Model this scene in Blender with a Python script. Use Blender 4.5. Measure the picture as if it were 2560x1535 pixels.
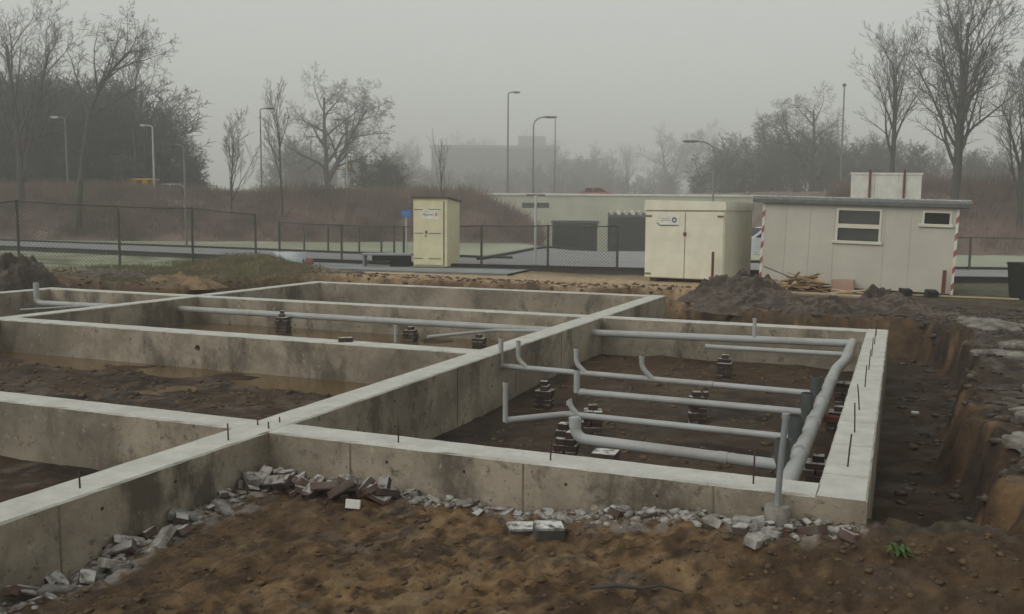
import bpy, bmesh, math, random
import numpy as np
from mathutils import Vector, Matrix, Euler

for o in list(bpy.data.objects): bpy.data.objects.remove(o)
scene = bpy.context.scene
COL = scene.collection
R = math.radians

# ---------------------------------------------------------------- camera
# x runs along the cross beams, y along the long beams, z = 0 is the top of the concrete
YAW, PITCH, ROLL, EYE = -0.39482, 0.101748, 0.006907, 1.9
fwd = Vector((math.sin(YAW)*math.cos(PITCH), math.cos(YAW)*math.cos(PITCH), -math.sin(PITCH)))
rgt = Vector((math.cos(YAW), -math.sin(YAW), 0)); upv = rgt.cross(fwd)
r2 = rgt*math.cos(ROLL) + upv*math.sin(ROLL); u2 = -rgt*math.sin(ROLL) + upv*math.cos(ROLL)
cam_d = bpy.data.cameras.new('camera'); cam = bpy.data.objects.new('camera', cam_d); COL.objects.link(cam)
cam.matrix_world = Matrix(((r2.x, u2.x, -fwd.x, 0), (r2.y, u2.y, -fwd.y, 0), (r2.z, u2.z, -fwd.z, EYE), (0, 0, 0, 1)))
cam_d.sensor_width = 36; cam_d.lens = 36*2327.84/2560; cam_d.clip_start = 0.05; cam_d.clip_end = 3000
scene.camera = cam

# ---------------------------------------------------------------- sky, sun, exposure
world = bpy.data.worlds.new('World'); scene.world = world; world.use_nodes = True
nt = world.node_tree; nt.nodes.clear()
wo = nt.nodes.new('ShaderNodeOutputWorld'); bg = nt.nodes.new('ShaderNodeBackground'); bg.inputs[1].default_value = 0.1
sky = nt.nodes.new('ShaderNodeTexSky'); sky.sky_type = 'NISHITA'; sky.sun_disc = False
SUN_EL, SUN_AZ = R(36), R(212)
sky.sun_elevation = SUN_EL; sky.sun_rotation = SUN_AZ; sky.dust_density = 6; sky.air_density = 1.0
hs = nt.nodes.new('ShaderNodeHueSaturation'); hs.inputs['Saturation'].default_value = 0.12
mx = nt.nodes.new('ShaderNodeMixRGB'); mx.inputs[0].default_value = 0.86; mx.inputs[2].default_value = (6.45, 6.62, 6.25, 1)
nt.links.new(sky.outputs[0], hs.inputs['Color']); nt.links.new(hs.outputs[0], mx.inputs[1])
nt.links.new(mx.outputs[0], bg.inputs[0]); nt.links.new(bg.outputs[0], wo.inputs[0])
sun_d = bpy.data.lights.new('sun', 'SUN'); sun_d.energy = 1.0; sun_d.angle = R(40); sun_d.color = (1.0, 0.97, 0.92)
sun = bpy.data.objects.new('sun', sun_d); COL.objects.link(sun)
sd = Vector((math.sin(SUN_AZ)*math.cos(SUN_EL), math.cos(SUN_AZ)*math.cos(SUN_EL), math.sin(SUN_EL)))
sun.rotation_euler = sd.to_track_quat('Z', 'Y').to_euler()
vs = scene.view_settings; vs.view_transform = 'Standard'; vs.look = 'None'; vs.exposure = 0.0; vs.gamma = 1; vs.use_curve_mapping = False
scene.cycles.use_denoising = True
scene.cycles.max_bounces = 12; scene.cycles.volume_bounces = 8

# ---------------------------------------------------------------- helpers
rng = random.Random(7)
nrg = np.random.default_rng(7)

def tag(o, label=None, cat=None, group=None, kind=None):
    if label: o['label'] = label
    if cat: o['category'] = cat
    if group: o['group'] = group
    if kind: o['kind'] = kind
    return o

def empty(name, loc=(0, 0, 0), rz=0.0, label=None, cat=None, group=None):
    o = bpy.data.objects.new(name, None); COL.objects.link(o)
    o.location = loc; o.rotation_euler = (0, 0, rz); o.empty_display_size = 0.2
    return tag(o, label, cat, group)

def link_mesh(name, me, mat, parent=None, smooth=False):
    if mat is not None and not me.materials: me.materials.append(mat)
    if smooth and len(me.polygons): me.polygons.foreach_set('use_smooth', [True]*len(me.polygons))
    o = bpy.data.objects.new(name, me); COL.objects.link(o)
    if parent is not None: o.parent = parent
    return o

def np_mesh(name, V, F):
    """V (n,3) float, F (m,k) int with k = 3 or 4"""
    me = bpy.data.meshes.new(name); V = np.asarray(V, np.float32); F = np.asarray(F, np.int32)
    me.vertices.add(len(V)); me.vertices.foreach_set('co', V.ravel())
    k = F.shape[1]; me.loops.add(F.size); me.loops.foreach_set('vertex_index', F.ravel())
    me.polygons.add(len(F)); me.polygons.foreach_set('loop_start', np.arange(0, F.size, k, dtype=np.int32))
    me.polygons.foreach_set('loop_total', np.full(len(F), k, np.int32))
    me.update(calc_edges=True); me.validate()
    return me

class MB:
    def __init__(s): s.v = []; s.f = []
    def add(s, vs_, fs): 
        b = len(s.v); s.v += [tuple(q) for q in vs_]; s.f += [tuple(i+b for i in f) for f in fs]; return s
    def box(s, x0, x1, y0, y1, z0, z1, rz=0.0, c=None, jit=0.0):
        P = [(x, y, z) for z in (z0, z1) for y in (y0, y1) for x in (x0, x1)]
        if jit: P = [tuple(q+rng.uniform(-jit, jit) for q in p) for p in P]
        if rz:
            cx, cy = c if c else ((x0+x1)/2, (y0+y1)/2); ca, sa = math.cos(rz), math.sin(rz)
            P = [(cx+(x-cx)*ca-(y-cy)*sa, cy+(x-cx)*sa+(y-cy)*ca, z) for x, y, z in P]
        return s.add(P, [(0, 2, 3, 1), (4, 5, 7, 6), (0, 1, 5, 4), (2, 6, 7, 3), (0, 4, 6, 2), (1, 3, 7, 5)])
    def bevbox(s, x0, x1, y0, y1, z0, z1, b=0.01, M=None):
        """a box with chamfered edges; M an optional 4x4"""
        P = []; 
        for sx in (0, 1):
            for sy in (0, 1):
                for sz in (0, 1):
                    x, y, z = (x0, x1)[sx], (y0, y1)[sy], (z0, z1)[sz]; ix, iy, iz = (1-2*sx)*b, (1-2*sy)*b, (1-2*sz)*b
                    P += [(x, y+iy, z+iz), (x+ix, y, z+iz), (x+ix, y+iy, z)]
        if M is not None: P = [tuple(M @ Vector(p)) for p in P]
        i = lambda sx, sy, sz, k: (sx*4+sy*2+sz)*3+k
        F = []
        for sx in (0, 1): q = [i(sx, 0, 0, 0), i(sx, 1, 0, 0), i(sx, 1, 1, 0), i(sx, 0, 1, 0)]; F.append(q if sx else q[::-1])
        for sy in (0, 1): q = [i(0, sy, 0, 1), i(0, sy, 1, 1), i(1, sy, 1, 1), i(1, sy, 0, 1)]; F.append(q if sy else q[::-1])
        for sz in (0, 1): q = [i(0, 0, sz, 2), i(1, 0, sz, 2), i(1, 1, sz, 2), i(0, 1, sz, 2)]; F.append(q if sz else q[::-1])
        for a in (0, 1):
            for c in (0, 1):
                F.append([i(a, c, 0, 0), i(a, c, 1, 0), i(a, c, 1, 1), i(a, c, 0, 1)])
                F.append([i(a, 0, c, 0), i(a, 1, c, 0), i(a, 1, c, 2), i(a, 0, c, 2)])
                F.append([i(0, a, c, 1), i(1, a, c, 1), i(1, a, c, 2), i(0, a, c, 2)])
        for sx in (0, 1):
            for sy in (0, 1):
                for sz in (0, 1): F.append([i(sx, sy, sz, 0), i(sx, sy, sz, 1), i(sx, sy, sz, 2)])
        return s.add(P, F)
    def tube(s, pts, rad, n=10, cap=True):
        pts = [Vector(p) for p in pts]
        if not hasattr(rad, '__len__'): rad = [rad]*len(pts)
        rings = []; prev = None
        for i, p in enumerate(pts):
            d = (pts[min(i+1, len(pts)-1)]-pts[max(i-1, 0)]).normalized()
            if prev is None: a = d.orthogonal().normalized()
            else: a = (prev - d*prev.dot(d)).normalized()
            prev = a; b = d.cross(a)
            rings.append([p + (a*math.cos(2*math.pi*k/n)+b*math.sin(2*math.pi*k/n))*rad[i] for k in range(n)])
        V = [q for r_ in rings for q in r_]; F = []
        for i in range(len(rings)-1):
            for k in range(n): F.append((i*n+k, i*n+(k+1) % n, (i+1)*n+(k+1) % n, (i+1)*n+k))
        if cap: F += [tuple(range(n))[::-1], tuple(range((len(rings)-1)*n, len(rings)*n))]
        return s.add(V, F)
    def prism(s, prof, y0, y1):
        """profile (x,z) counter-clockwise seen from -y, extruded along y"""
        n = len(prof); V = [(x, y0, z) for x, z in prof]+[(x, y1, z) for x, z in prof]
        F = [tuple(range(n)), tuple(range(2*n-1, n-1, -1))]+[(k, k+n, (k+1) % n+n, (k+1) % n) for k in range(n)]
        return s.add(V, F)
    def build(s, name, mat, parent=None, smooth=False):
        me = bpy.data.meshes.new(name); me.from_pydata(s.v, [], s.f); 
        bm = bmesh.new(); bm.from_mesh(me); bmesh.ops.recalc_face_normals(bm, faces=bm.faces); bm.to_mesh(me); bm.free()
        return link_mesh(name, me, mat, parent, smooth)

def smooth_by_angle(o, deg=40):
    me = o.data; me.polygons.foreach_set('use_smooth', [True]*len(me.polygons))
    me.set_sharp_from_angle(angle=R(deg)); return o

def hash2(ix, iy, seed):
    n = (ix.astype(np.int64)*374761393 + iy.astype(np.int64)*668265263 + seed*1274126177) & 0xffffffff
    n = ((n ^ (n >> 13))*1274126177) & 0xffffffff
    return ((n ^ (n >> 16)) & 0xffff)/65535.0
def vn(x, y, f, seed=0):
    """value noise -1..1 at frequency f"""
    x = np.asarray(x)*f; y = np.asarray(y)*f; ix = np.floor(x); iy = np.floor(y); fx = x-ix; fy = y-iy
    fx = fx*fx*(3-2*fx); fy = fy*fy*(3-2*fy)
    a = hash2(ix, iy, seed); b = hash2(ix+1, iy, seed); c = hash2(ix, iy+1, seed); d = hash2(ix+1, iy+1, seed)
    return (a*(1-fx)*(1-fy)+b*fx*(1-fy)+c*(1-fx)*fy+d*fx*fy)*2-1
def fbm(x, y, f, seed=0, oct=4, gain=0.5):
    t = 0; a = 1; 
    for i in range(oct): t = t+a*vn(x+i*17.3, y-i*9.1, f*2**i, seed+i); a *= gain
    return t
def ss(a, b, x):
    t = np.clip((x-a)/(b-a), 0, 1); return t*t*(3-2*t)
def B(u, v):
    """the street's own frame: u to the right along the embankment, v towards it"""
    return (u*0.92307-v*0.38464, u*0.38464+v*0.92307)

# ---------------------------------------------------------------- materials
def new_mat(name):
    m = bpy.data.materials.new(name); m.use_nodes = True; t = m.node_tree
    return m, t, t.nodes['Principled BSDF']
def N(t, typ, **kw):
    n = t.nodes.new(typ)
    for k, v in kw.items(): setattr(n, k, v)
    return n
def noise(t, scale, detail=4, rough=0.6, vec=None, stretch=None, coord='Object'):
    tc = t.nodes.get('tc_'+coord)
    if tc is None:
        if coord == 'World': tc = t.nodes.new('ShaderNodeNewGeometry')
        else: tc = t.nodes.new('ShaderNodeTexCoord')
        tc.name = 'tc_'+coord
    src = tc.outputs['Position'] if coord == 'World' else tc.outputs['Object']
    if stretch:
        mp = N(t, 'ShaderNodeMapping'); mp.inputs['Scale'].default_value = stretch; t.links.new(src, mp.inputs[0]); src = mp.outputs[0]
    n = N(t, 'ShaderNodeTexNoise'); n.inputs['Scale'].default_value = scale; n.inputs['Detail'].default_value = detail; n.inputs['Roughness'].default_value = rough
    t.links.new(src, n.inputs['Vector']); return n.outputs['Fac']
def ramp(t, fac, a, b, ca=(0, 0, 0, 1), cb=(1, 1, 1, 1)):
    r = N(t, 'ShaderNodeValToRGB'); r.color_ramp.elements[0].position = a; r.color_ramp.elements[1].position = b
    r.color_ramp.elements[0].color = ca; r.color_ramp.elements[1].color = cb; t.links.new(fac, r.inputs[0]); return r.outputs[0]
def mix(t, fac, a, b, blend='MIX'):
    m = N(t, 'ShaderNodeMixRGB', blend_type=blend)
    for i, q in ((0, fac), (1, a), (2, b)):
        if hasattr(q, 'is_linked') or hasattr(q, 'links'): t.links.new(q, m.inputs[i])
        elif i == 0: m.inputs[0].default_value = q
        else: m.inputs[i].default_value = (*q, 1) if len(q) == 3 else q
    return m.outputs[0]
def bump(t, p, h, strength=0.3, dist=0.02):
    b = N(t, 'ShaderNodeBump'); b.inputs['Strength'].default_value = strength; b.inputs['Distance'].default_value = dist
    t.links.new(h, b.inputs['Height']); t.links.new(b.outputs[0], p.inputs['Normal'])
def upmask(t, lo=0.6, hi=0.9):
    g = N(t, 'ShaderNodeNewGeometry'); s = N(t, 'ShaderNodeSeparateXYZ'); t.links.new(g.outputs['Normal'], s.inputs[0])
    mr = N(t, 'ShaderNodeMapRange'); mr.inputs[1].default_value = lo; mr.inputs[2].default_value = hi
    t.links.new(s.outputs[2], mr.inputs[0]); return mr.outputs[0]
def plain(name, c1, c2=None, scale=6, rough=0.7, bstr=0.15, bscale=40, spec=0.3, metal=0.0, frost=None, lo=0.35, hi=0.65, coord='Object', rand=0.0, bdist=0.01):
    m, t, p = new_mat(name)
    c2 = c2 or tuple(x*0.75 for x in c1)
    col = mix(t, ramp(t, noise(t, scale, coord=coord), lo, hi), c1, c2)
    if rand:
        oi = N(t, 'ShaderNodeObjectInfo'); hv = N(t, 'ShaderNodeHueSaturation'); mr = N(t, 'ShaderNodeMapRange')
        mr.inputs[3].default_value = 1-rand; mr.inputs[4].default_value = 1+rand
        t.links.new(oi.outputs['Random'], mr.inputs[0]); t.links.new(mr.outputs[0], hv.inputs['Value']); t.links.new(col, hv.inputs['Color']); col = hv.outputs[0]
    if frost:
        mm = N(t, 'ShaderNodeMath', operation='MULTIPLY'); t.links.new(upmask(t), mm.inputs[0])
        t.links.new(ramp(t, noise(t, 14, coord='World'), 0.35, 0.55), mm.inputs[1]); col = mix(t, mm.outputs[0], col, frost)
    t.links.new(col, p.inputs['Base Color']); p.inputs['Roughness'].default_value = rough
    p.inputs['Specular IOR Level'].default_value = spec; p.inputs['Metallic'].default_value = metal
    if bstr: bump(t, p, noise(t, bscale, coord=coord), bstr, bdist)
    return m

# soil: the soil's own colour sits in the mesh (sand, mud, turf, some painted vignette), grain and clods on top of it
MS, t, p = new_mat('soil')
at = N(t, 'ShaderNodeAttribute', attribute_name='soil_colour')
c = mix(t, ramp(t, noise(t, 5.0, 8, 0.7, coord='World', stretch=(1, 1, 1)), 0.36, 0.66), at.outputs['Color'], (0.42, 0.40, 0.40), 'MULTIPLY')
c = mix(t, ramp(t, noise(t, 22, 5, 0.7, coord='World'), 0.56, 0.72), c, (1.45, 1.38, 1.25), 'MULTIPLY')
t.links.new(c, p.inputs['Base Color']); p.inputs['Specular IOR Level'].default_value = 0.25
t.links.new(ramp(t, noise(t, 2.3, 4, coord='World'), 0.35, 0.6, (0.55,)*3+(1,), (0.95,)*3+(1,)), p.inputs['Roughness'])
bump(t, p, noise(t, 30, 8, 0.72, coord='World'), 0.9, 0.03)
MSOIL = MS

# concrete of the beams
def concrete(name, face, stain, top, wet):
    m, t, p = new_mat(name)
    c = mix(t, ramp(t, noise(t, 1.6, 7, 0.68, coord='World'), 0.42, 0.60), face, stain)
    c = mix(t, ramp(t, noise(t, 0.9, 7, 0.66, coord='World', stretch=(1.5, 1.5, 0.8)), 0.52, 0.62), c, wet)
    c = mix(t, ramp(t, noise(t, 0.30, 3, 0.5, coord='World'), 0.50, 0.60), c, mix(t, 0.55, c, wet))
    c = mix(t, ramp(t, noise(t, 7, 6, 0.75, coord='World'), 0.57, 0.68), c, tuple(x*0.30 for x in face))
    c = mix(t, ramp(t, noise(t, 30, 4, 0.7, coord='World'), 0.62, 0.70), c, tuple(x*0.25 for x in face))
    c = mix(t, ramp(t, noise(t, 12, 5, 0.7, coord='World'), 0.60, 0.74), c, tuple(min(.5, x*1.25) for x in face))
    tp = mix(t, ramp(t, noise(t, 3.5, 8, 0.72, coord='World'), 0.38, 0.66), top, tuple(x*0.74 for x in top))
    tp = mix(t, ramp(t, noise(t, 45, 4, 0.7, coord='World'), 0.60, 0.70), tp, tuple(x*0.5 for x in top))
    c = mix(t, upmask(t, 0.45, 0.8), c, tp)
    t.links.new(c, p.inputs['Base Color']); p.inputs['Roughness'].default_value = 0.85; p.inputs['Specular IOR Level'].default_value = 0.25
    bump(t, p, noise(t, 28, 8, 0.75, coord='World'), 0.6, 0.014); return m
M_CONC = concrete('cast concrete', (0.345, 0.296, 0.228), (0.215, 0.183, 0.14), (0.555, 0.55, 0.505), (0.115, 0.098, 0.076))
M_BRIDGE = plain('bridge concrete', (0.50, 0.51, 0.40), (0.42, 0.425, 0.335), 0.5, 0.9, 0.1, 8, coord='World')
M_WHITE = plain('white paint', (0.72, 0.71, 0.64), (0.58, 0.57, 0.5), 3, 0.6, 0.05)
M_BRICK = plain('old brick', (0.062, 0.038, 0.031), (0.036, 0.026, 0.022), 9, 0.9, 0.4, 45, frost=(0.52, 0.52, 0.49), rand=0.35)
M_RUB = plain('broken brick with mortar', (0.085, 0.046, 0.038), (0.105, 0.086, 0.074), 7, 0.9, 0.6, 30, frost=(0.40, 0.39, 0.375), rand=0.45)
M_MORT = plain('mortar lump', (0.30, 0.29, 0.268), (0.12, 0.105, 0.09), 11, 0.95, 0.8, 30, rand=0.35)
M_PVC = plain('grey pipe plastic', (0.35, 0.36, 0.355), (0.26, 0.252, 0.232), 2.2, 0.5, 0.04, 60, spec=0.4, lo=.45, hi=.75, coord='World')
M_PVCD = plain('dark grey pipe plastic', (0.075, 0.083, 0.08), (0.055, 0.06, 0.058), 5, 0.5, 0.03, 60)
M_BLACK = plain('black opening', (0.012, 0.012, 0.012), (0.008, 0.008, 0.008), 5, 0.9, 0)
M_STEEL = plain('galvanised steel', (0.30, 0.315, 0.32), (0.22, 0.23, 0.23), 8, 0.5, 0.05, 60, metal=0.3)
M_RUST = plain('rusty bar', (0.075, 0.042, 0.032), (0.045, 0.03, 0.026), 30, 0.85, 0.3, 80)
M_REDP = plain('rust red steel', (0.16, 0.045, 0.035), (0.10, 0.032, 0.028), 12, 0.7, 0.2, 50)
M_RED = plain('red paint', (0.36, 0.075, 0.08), (0.30, 0.07, 0.07), 6, 0.5, 0.0)
M_CREAM = plain('cream painted boards', (0.64, 0.60, 0.40), (0.56, 0.52, 0.345), 2.5, 0.7, 0.08, 30)
M_CREAMD = plain('dark gap paint', (0.16, 0.145, 0.10), (0.11, 0.1, 0.07), 10, 0.8, 0)
M_OFFW = plain('off white painted steel', (0.70, 0.675, 0.54), (0.61, 0.585, 0.46), 2.2, 0.6, 0.06, 20)
M_HUT = plain('hut panel paint', (0.50, 0.48, 0.41), (0.44, 0.42, 0.36), 1.2, 0.75, 0.06, 40)
M_HUTF = plain('hut frame paint', (0.62, 0.60, 0.50), (0.56, 0.54, 0.45), 3, 0.65, 0.03)
M_ROOF = plain('grey roofing felt', (0.17, 0.175, 0.17), (0.12, 0.125, 0.12), 6, 0.8, 0.2, 40, frost=(0.36, 0.37, 0.36))
M_ROOFD = plain('brown roof board', (0.09, 0.07, 0.05), None, 8, 0.85, 0.2)
M_WOOD = plain('raw timber', (0.42, 0.27, 0.13), (0.28, 0.165, 0.075), 5, 0.8, 0.2, 40, rand=0.45)
M_WOODP = plain('pale timber', (0.52, 0.42, 0.28), (0.42, 0.32, 0.2), 5, 0.8, 0.2, 40, rand=0.2)
M_MUD = plain('dark clay', (0.072, 0.052, 0.039), (0.030, 0.023, 0.019), 3.5, 0.75, 0.9, 16, bdist=0.05, frost=(0.13, 0.105, 0.085), coord='World')
M_CLOD = plain('clod', (0.135, 0.09, 0.05), (0.065, 0.045, 0.03), 9, 0.95, 0.6, 20, coord='World', bdist=0.02)
M_SLAB = plain('broken crust slab', (0.24, 0.225, 0.195), (0.085, 0.072, 0.058), 7, 0.9, 0.5, 18, coord='World', bdist=0.02)
M_BARK = plain('wet bark', (0.070, 0.062, 0.055), (0.045, 0.041, 0.037), 3, 0.9, 0)
M_TWIG = plain('twig bark', (0.085, 0.074, 0.066), (0.062, 0.055, 0.05), 2, 0.9, 0)
M_WOODS = plain('wood twigs', (0.075, 0.069, 0.062), (0.052, 0.049, 0.045), 0.5, 0.9, 0)
M_SCRUB = plain('scrub twigs', (0.27, 0.19, 0.162), (0.125, 0.09, 0.076), 0.45, 0.95, 0, coord='World')
M_BANK = plain('leaf litter bank', (0.22, 0.16, 0.138), (0.11, 0.082, 0.068), 0.45, 0.95, 0.5, 3, coord='World', bdist=0.2)
M_ROAD = plain('asphalt', (0.27, 0.27, 0.275), (0.22, 0.22, 0.225), 1.5, 0.65, 0.1, 60, coord='World')
M_PAVE = plain('pavement', (0.29, 0.31, 0.32), (0.23, 0.245, 0.255), 1.2, 0.6, 0.1, 40, coord='World')
M_KERB = plain('dark kerb', (0.085, 0.085, 0.08), (0.06, 0.06, 0.056), 2, 0.9, 0.1, coord='World')
M_FENCE = plain('weathered fence steel', (0.075, 0.08, 0.068), (0.05, 0.053, 0.046), 4, 0.7, 0)
M_LAMP = plain('lamp pole paint', (0.16, 0.165, 0.165), (0.13, 0.135, 0.135), 3, 0.6, 0)
M_LAMPL = plain('pale lamp pole', (0.48, 0.49, 0.48), (0.42, 0.43, 0.42), 3, 0.6, 0)
M_LAMPD = plain('dark lamp head', (0.055, 0.058, 0.058), (0.045, 0.047, 0.047), 3, 0.6, 0)
M_BLUE = plain('blue sign', (0.05, 0.13, 0.36), (0.05, 0.12, 0.32), 3, 0.5, 0)
M_SIGNB = plain('back of sign', (0.15, 0.16, 0.155), (0.12, 0.13, 0.125), 3, 0.5, 0)
M_BLDG = plain('far facade', (0.19, 0.18, 0.16), (0.16, 0.15, 0.14), 0.3, 0.9, 0, coord='World')
M_BLDGP = plain('pale facade', (0.34, 0.33, 0.29), (0.28, 0.27, 0.24), 0.3, 0.9, 0, coord='World')
M_YEL = plain('yellow machine paint', (0.55, 0.33, 0.03), (0.48, 0.28, 0.03), 3, 0.5, 0)
M_CARR = plain('red car paint', (0.36, 0.085, 0.08), None, 3, 0.35, 0, spec=0.5)
M_CARW = plain('silver white car paint', (0.55, 0.57, 0.60), None, 3, 0.35, 0, spec=0.5)
M_TYRE = plain('tyre rubber', (0.02, 0.02, 0.02), None, 6, 0.9, 0)
M_ORANGE = plain('orange lens', (0.55, 0.13, 0.04), None, 6, 0.4, 0)
M_GREEN = plain('weed leaf', (0.07, 0.13, 0.035), (0.05, 0.09, 0.03), 9, 0.7, 0)
M_CARD = plain('white card', (0.62, 0.61, 0.55), None, 6, 0.8, 0)
M_INK = plain('grey ink', (0.10, 0.10, 0.12), None, 6, 0.8, 0)
M_DISC = plain('blue grey ink', (0.12, 0.14, 0.20), None, 6, 0.8, 0)
M_GRASS = plain('grass blade', (0.11, 0.12, 0.05), (0.15, 0.13, 0.07), 1.0, 0.9, 0, coord='World')
M_GLASS, t, p = new_mat('window glass')
p.inputs['Base Color'].default_value = (0.045, 0.048, 0.045, 1); p.inputs['Roughness'].default_value = 0.18; p.inputs['Specular IOR Level'].default_value = 0.55
t.links.new(mix(t, noise(t, 1.5, 2), (0.03, 0.032, 0.03), (0.065, 0.068, 0.062)), p.inputs['Base Color'])
M_GLASSD, t, p = new_mat('dark window glass')
p.inputs['Base Color'].default_value = (0.008, 0.008, 0.009, 1); p.inputs['Roughness'].default_value = 0.5; p.inputs['Specular IOR Level'].default_value = 0.2
M_WATER, t, p = new_mat('muddy water')
t.links.new(mix(t, noise(t, 1.2, 3, coord='World'), (0.135, 0.085, 0.036), (0.10, 0.062, 0.028)), p.inputs['Base Color'])
p.inputs['Roughness'].default_value = 0.08; p.inputs['Specular IOR Level'].default_value = 0.35
bump(t, p, noise(t, 14, 2, coord='World'), 0.06, 0.01)

# ---------------------------------------------------------------- ground (one sheet with the dig in it)
DIG = np.array([(-34, 19.8), (-22.6, 19.0), (-19.4, 18.2), (-16.3, 17.5), (-16.3, 19.2), (-16.5, 20.6), (-16, 22.5), (-14.6, 23.1), (-10.5, 22.8), (-8.1, 22.5),
    (-6.2, 23.1), (-4.6, 23.3), (-3.9, 22.2), (-3.2, 20.4), (-2.5, 19.5), (-1.4, 18.6), (-.3, 18.8), (.5, 18.6), (.98, 17.4), (1.02, 15.4), (.84, 12.4), (.86, 10.2), (.92, 8.7),
    (.95, 7.3), (.7, 6.6), (.1, 6.42), (-.1, 6.65), (-5.15, 6.65), (-5.15, -12), (-34, -12)], float)
def sdist(x, y, poly):
    """signed distance, negative inside"""
    d = np.full(x.shape, 1e9); ins = np.zeros(x.shape, bool)
    for i in range(len(poly)):
        a = poly[i]; b = poly[(i+1) % len(poly)]; e = b-a; L = e@e
        t_ = np.clip(((x-a[0])*e[0]+(y-a[1])*e[1])/L, 0, 1)
        d = np.minimum(d, np.hypot(x-a[0]-t_*e[0], y-a[1]-t_*e[1]))
        if a[1] != b[1]:
            c_ = (a[1] > y) != (b[1] > y); ins ^= c_ & (x < (b[0]-a[0])*(y-a[1])/(b[1]-a[1])+a[0])
    return np.where(ins, -d, d)
def uv_of(x, y): return x*0.92307+y*0.38464, -x*0.38464+y*0.92307
def ground_top(x, y):
    z = 0.03*fbm(x, y, 0.25, 3, 3)+0.012*fbm(x, y, 1.6, 5, 3)
    z = z-0.15*ss(-5, -1.5, x)*ss(17, 22, y)                       # the yard falls towards the hut
    z = z-0.08*ss(-1, 1.5, x)*ss(22, 8, y)
    z = z+0.10*ss(-17, -23, x)*ss(24, 20, y)*ss(10, 16, y)
    # hummocks along the rear left edge of the dig
    z = z+0.42*np.exp(-(((x+18.6)/1.9)**2+((y-23.6)/1.5)**2))*(1+0.5*fbm(x, y, 1.1, 9, 3))
    z = z+0.10*np.exp(-(((x+16.9)/0.9)**2+((y-18.3)/0.5)**2))
    # front soil
    fr = ss(7.3, 6.75, y)
    zf = -0.36+0.18*ss(-2.6, -0.6, x)*ss(5.2, 6.3, y)+0.06*ss(-0.8, 0.4, x)-0.15*ss(6.0, 4.1, y)*ss(-3.6, -4.9, x)
    z = z*(1-fr)+zf*fr
    return z
def dips(x, y):
    u, v = uv_of(x, y); m = ss(0.5, 4, u)*ss(21, 17, u)
    return -1.6*m*ss(40, 76, v)
def ground_z(x, y, detail=True):
    x = np.asarray(x, float); y = np.asarray(y, float)
    top = ground_top(x, y)+dips(x, y)
    s = sdist(x, y, DIG)
    rag = 0.16*fbm(x, y, 0.9, 21, 4)+0.05*vn(x, y, 5, 25)
    rag = rag*np.where((np.abs(y-6.65) < 0.35) & (x < 0) | (x < -4.6) & (y < 7), 0.0, 1.0)
    s2 = s+rag
    near = ss(14, 8, np.hypot(x+2, y-4))
    # floors
    fl = -0.74+0.03*fbm(x, y, 0.8, 31, 4)
    inA = (x > -5.1) & (x < -0.3) & (y > 6.7) & (y < 16.3)
    fl = np.where(inA, -0.66-0.10*ss(15.5, 10, y)*ss(-1.5, -4.5, x)+0.022*fbm(x, y, 1.3, 33, 5, 0.6), fl)
    inB = (x > -14.3) & (x < -5.1) & (y > 6.6) & (y < 11.5)
    fl = np.where(inB, -0.495-0.085*ss(10.15, 10.9, y+0.5*vn(x, y, 0.5, 8))-0.03*ss(-9, -14, x)+0.045*fbm(x, y, 1.1, 35, 5, 0.62), fl)
    inC = (x > -14.3) & (x < -5.1) & (y > 11.5) & (y < 16.3)
    fl = np.where(inC, -0.575-0.02*ss(14, 16, y)+0.03*fbm(x, y, 0.7, 37, 4), fl)
    inF = (x > -14.3) & (x < -5.1) & (y < 6.6)
    fl = np.where(inF, -0.585+0.018*fbm(x, y, 1.4, 39, 5, .6), fl)
    w = 0.25+0.10*vn(x, y, 0.8, 41)
    k = ss(-w, 0.0, s2)
    # gullies down the bank
    k = np.clip(k+0.22*vn(x*1.0, y*1.0, 2.6, 43)*np.exp(-((k-0.5)/0.3)**2), 0, 1)
    hard = ((np.abs(y-6.65) < 0.6) & (x < 0.0) & (x > -5.4)) | ((np.abs(x+5.15) < 0.6) & (y < 6.7))
    k = np.where(hard, (s > 0).astype(float), k)
    z = fl*(1-k)+top*k
    # crumbled lip, clods
    z = z+0.05*np.exp(-((s2-0.15)/0.25)**2)*fbm(x, y, 1.7, 51, 3)*(~hard)
    bm_ = np.exp(-((s2+0.12)/0.26)**2)*(~hard)
    z = z+bm_*(0.055*fbm(x, y, 3.2, 53, 4, .6)+0.03*vn(x, y, 11, 55))
    if detail:
        fore = (y < 7.2)*(s > 0)
        z = z+fore*(0.026*fbm(x, y, 1.5, 61, 3)+0.026*np.abs(fbm(x*1.5, y, 4.5, 63, 3, .6))+0.020*fbm(x*1.4, y, 9, 65, 3, .75)-0.012*np.clip(fbm(x, y, 6, 68, 2), 0, 1)-0.015)
        rb = ss(0.5, 1.2, x)*ss(22, 16, y)
        z = z+rb*(0.045*fbm(x, y, 1.3, 67, 4)+0.02*vn(x, y, 7, 69))
    return z
def axis(parts):
    out = []
    for a, b, st in parts: out += list(np.arange(a, b-1e-6, st))
    return out
def grow_axis(x0, x1, st, g=1.18):
    out = []; x = x0; 
    while x < x1: x += st; st *= g; out.append(x)
    return out
gx = axis([(-24, -16.2, .16), (-16.2, -5.5, .085), (-5.5, 1.9, .027), (1.9, 4, .08)])
gx = [-q for q in grow_axis(24, 380, .2)][::-1]+gx+[4]+grow_axis(4, 380, .12)
gy = axis([(3.2, 7.6, .027), (7.6, 17.5, .06), (17.5, 25, .085), (25, 32, .16)])
gy = [-q for q in grow_axis(-3.2, 50, .1)][::-1]+gy+[32]+grow_axis(32, 420, .2)
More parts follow.
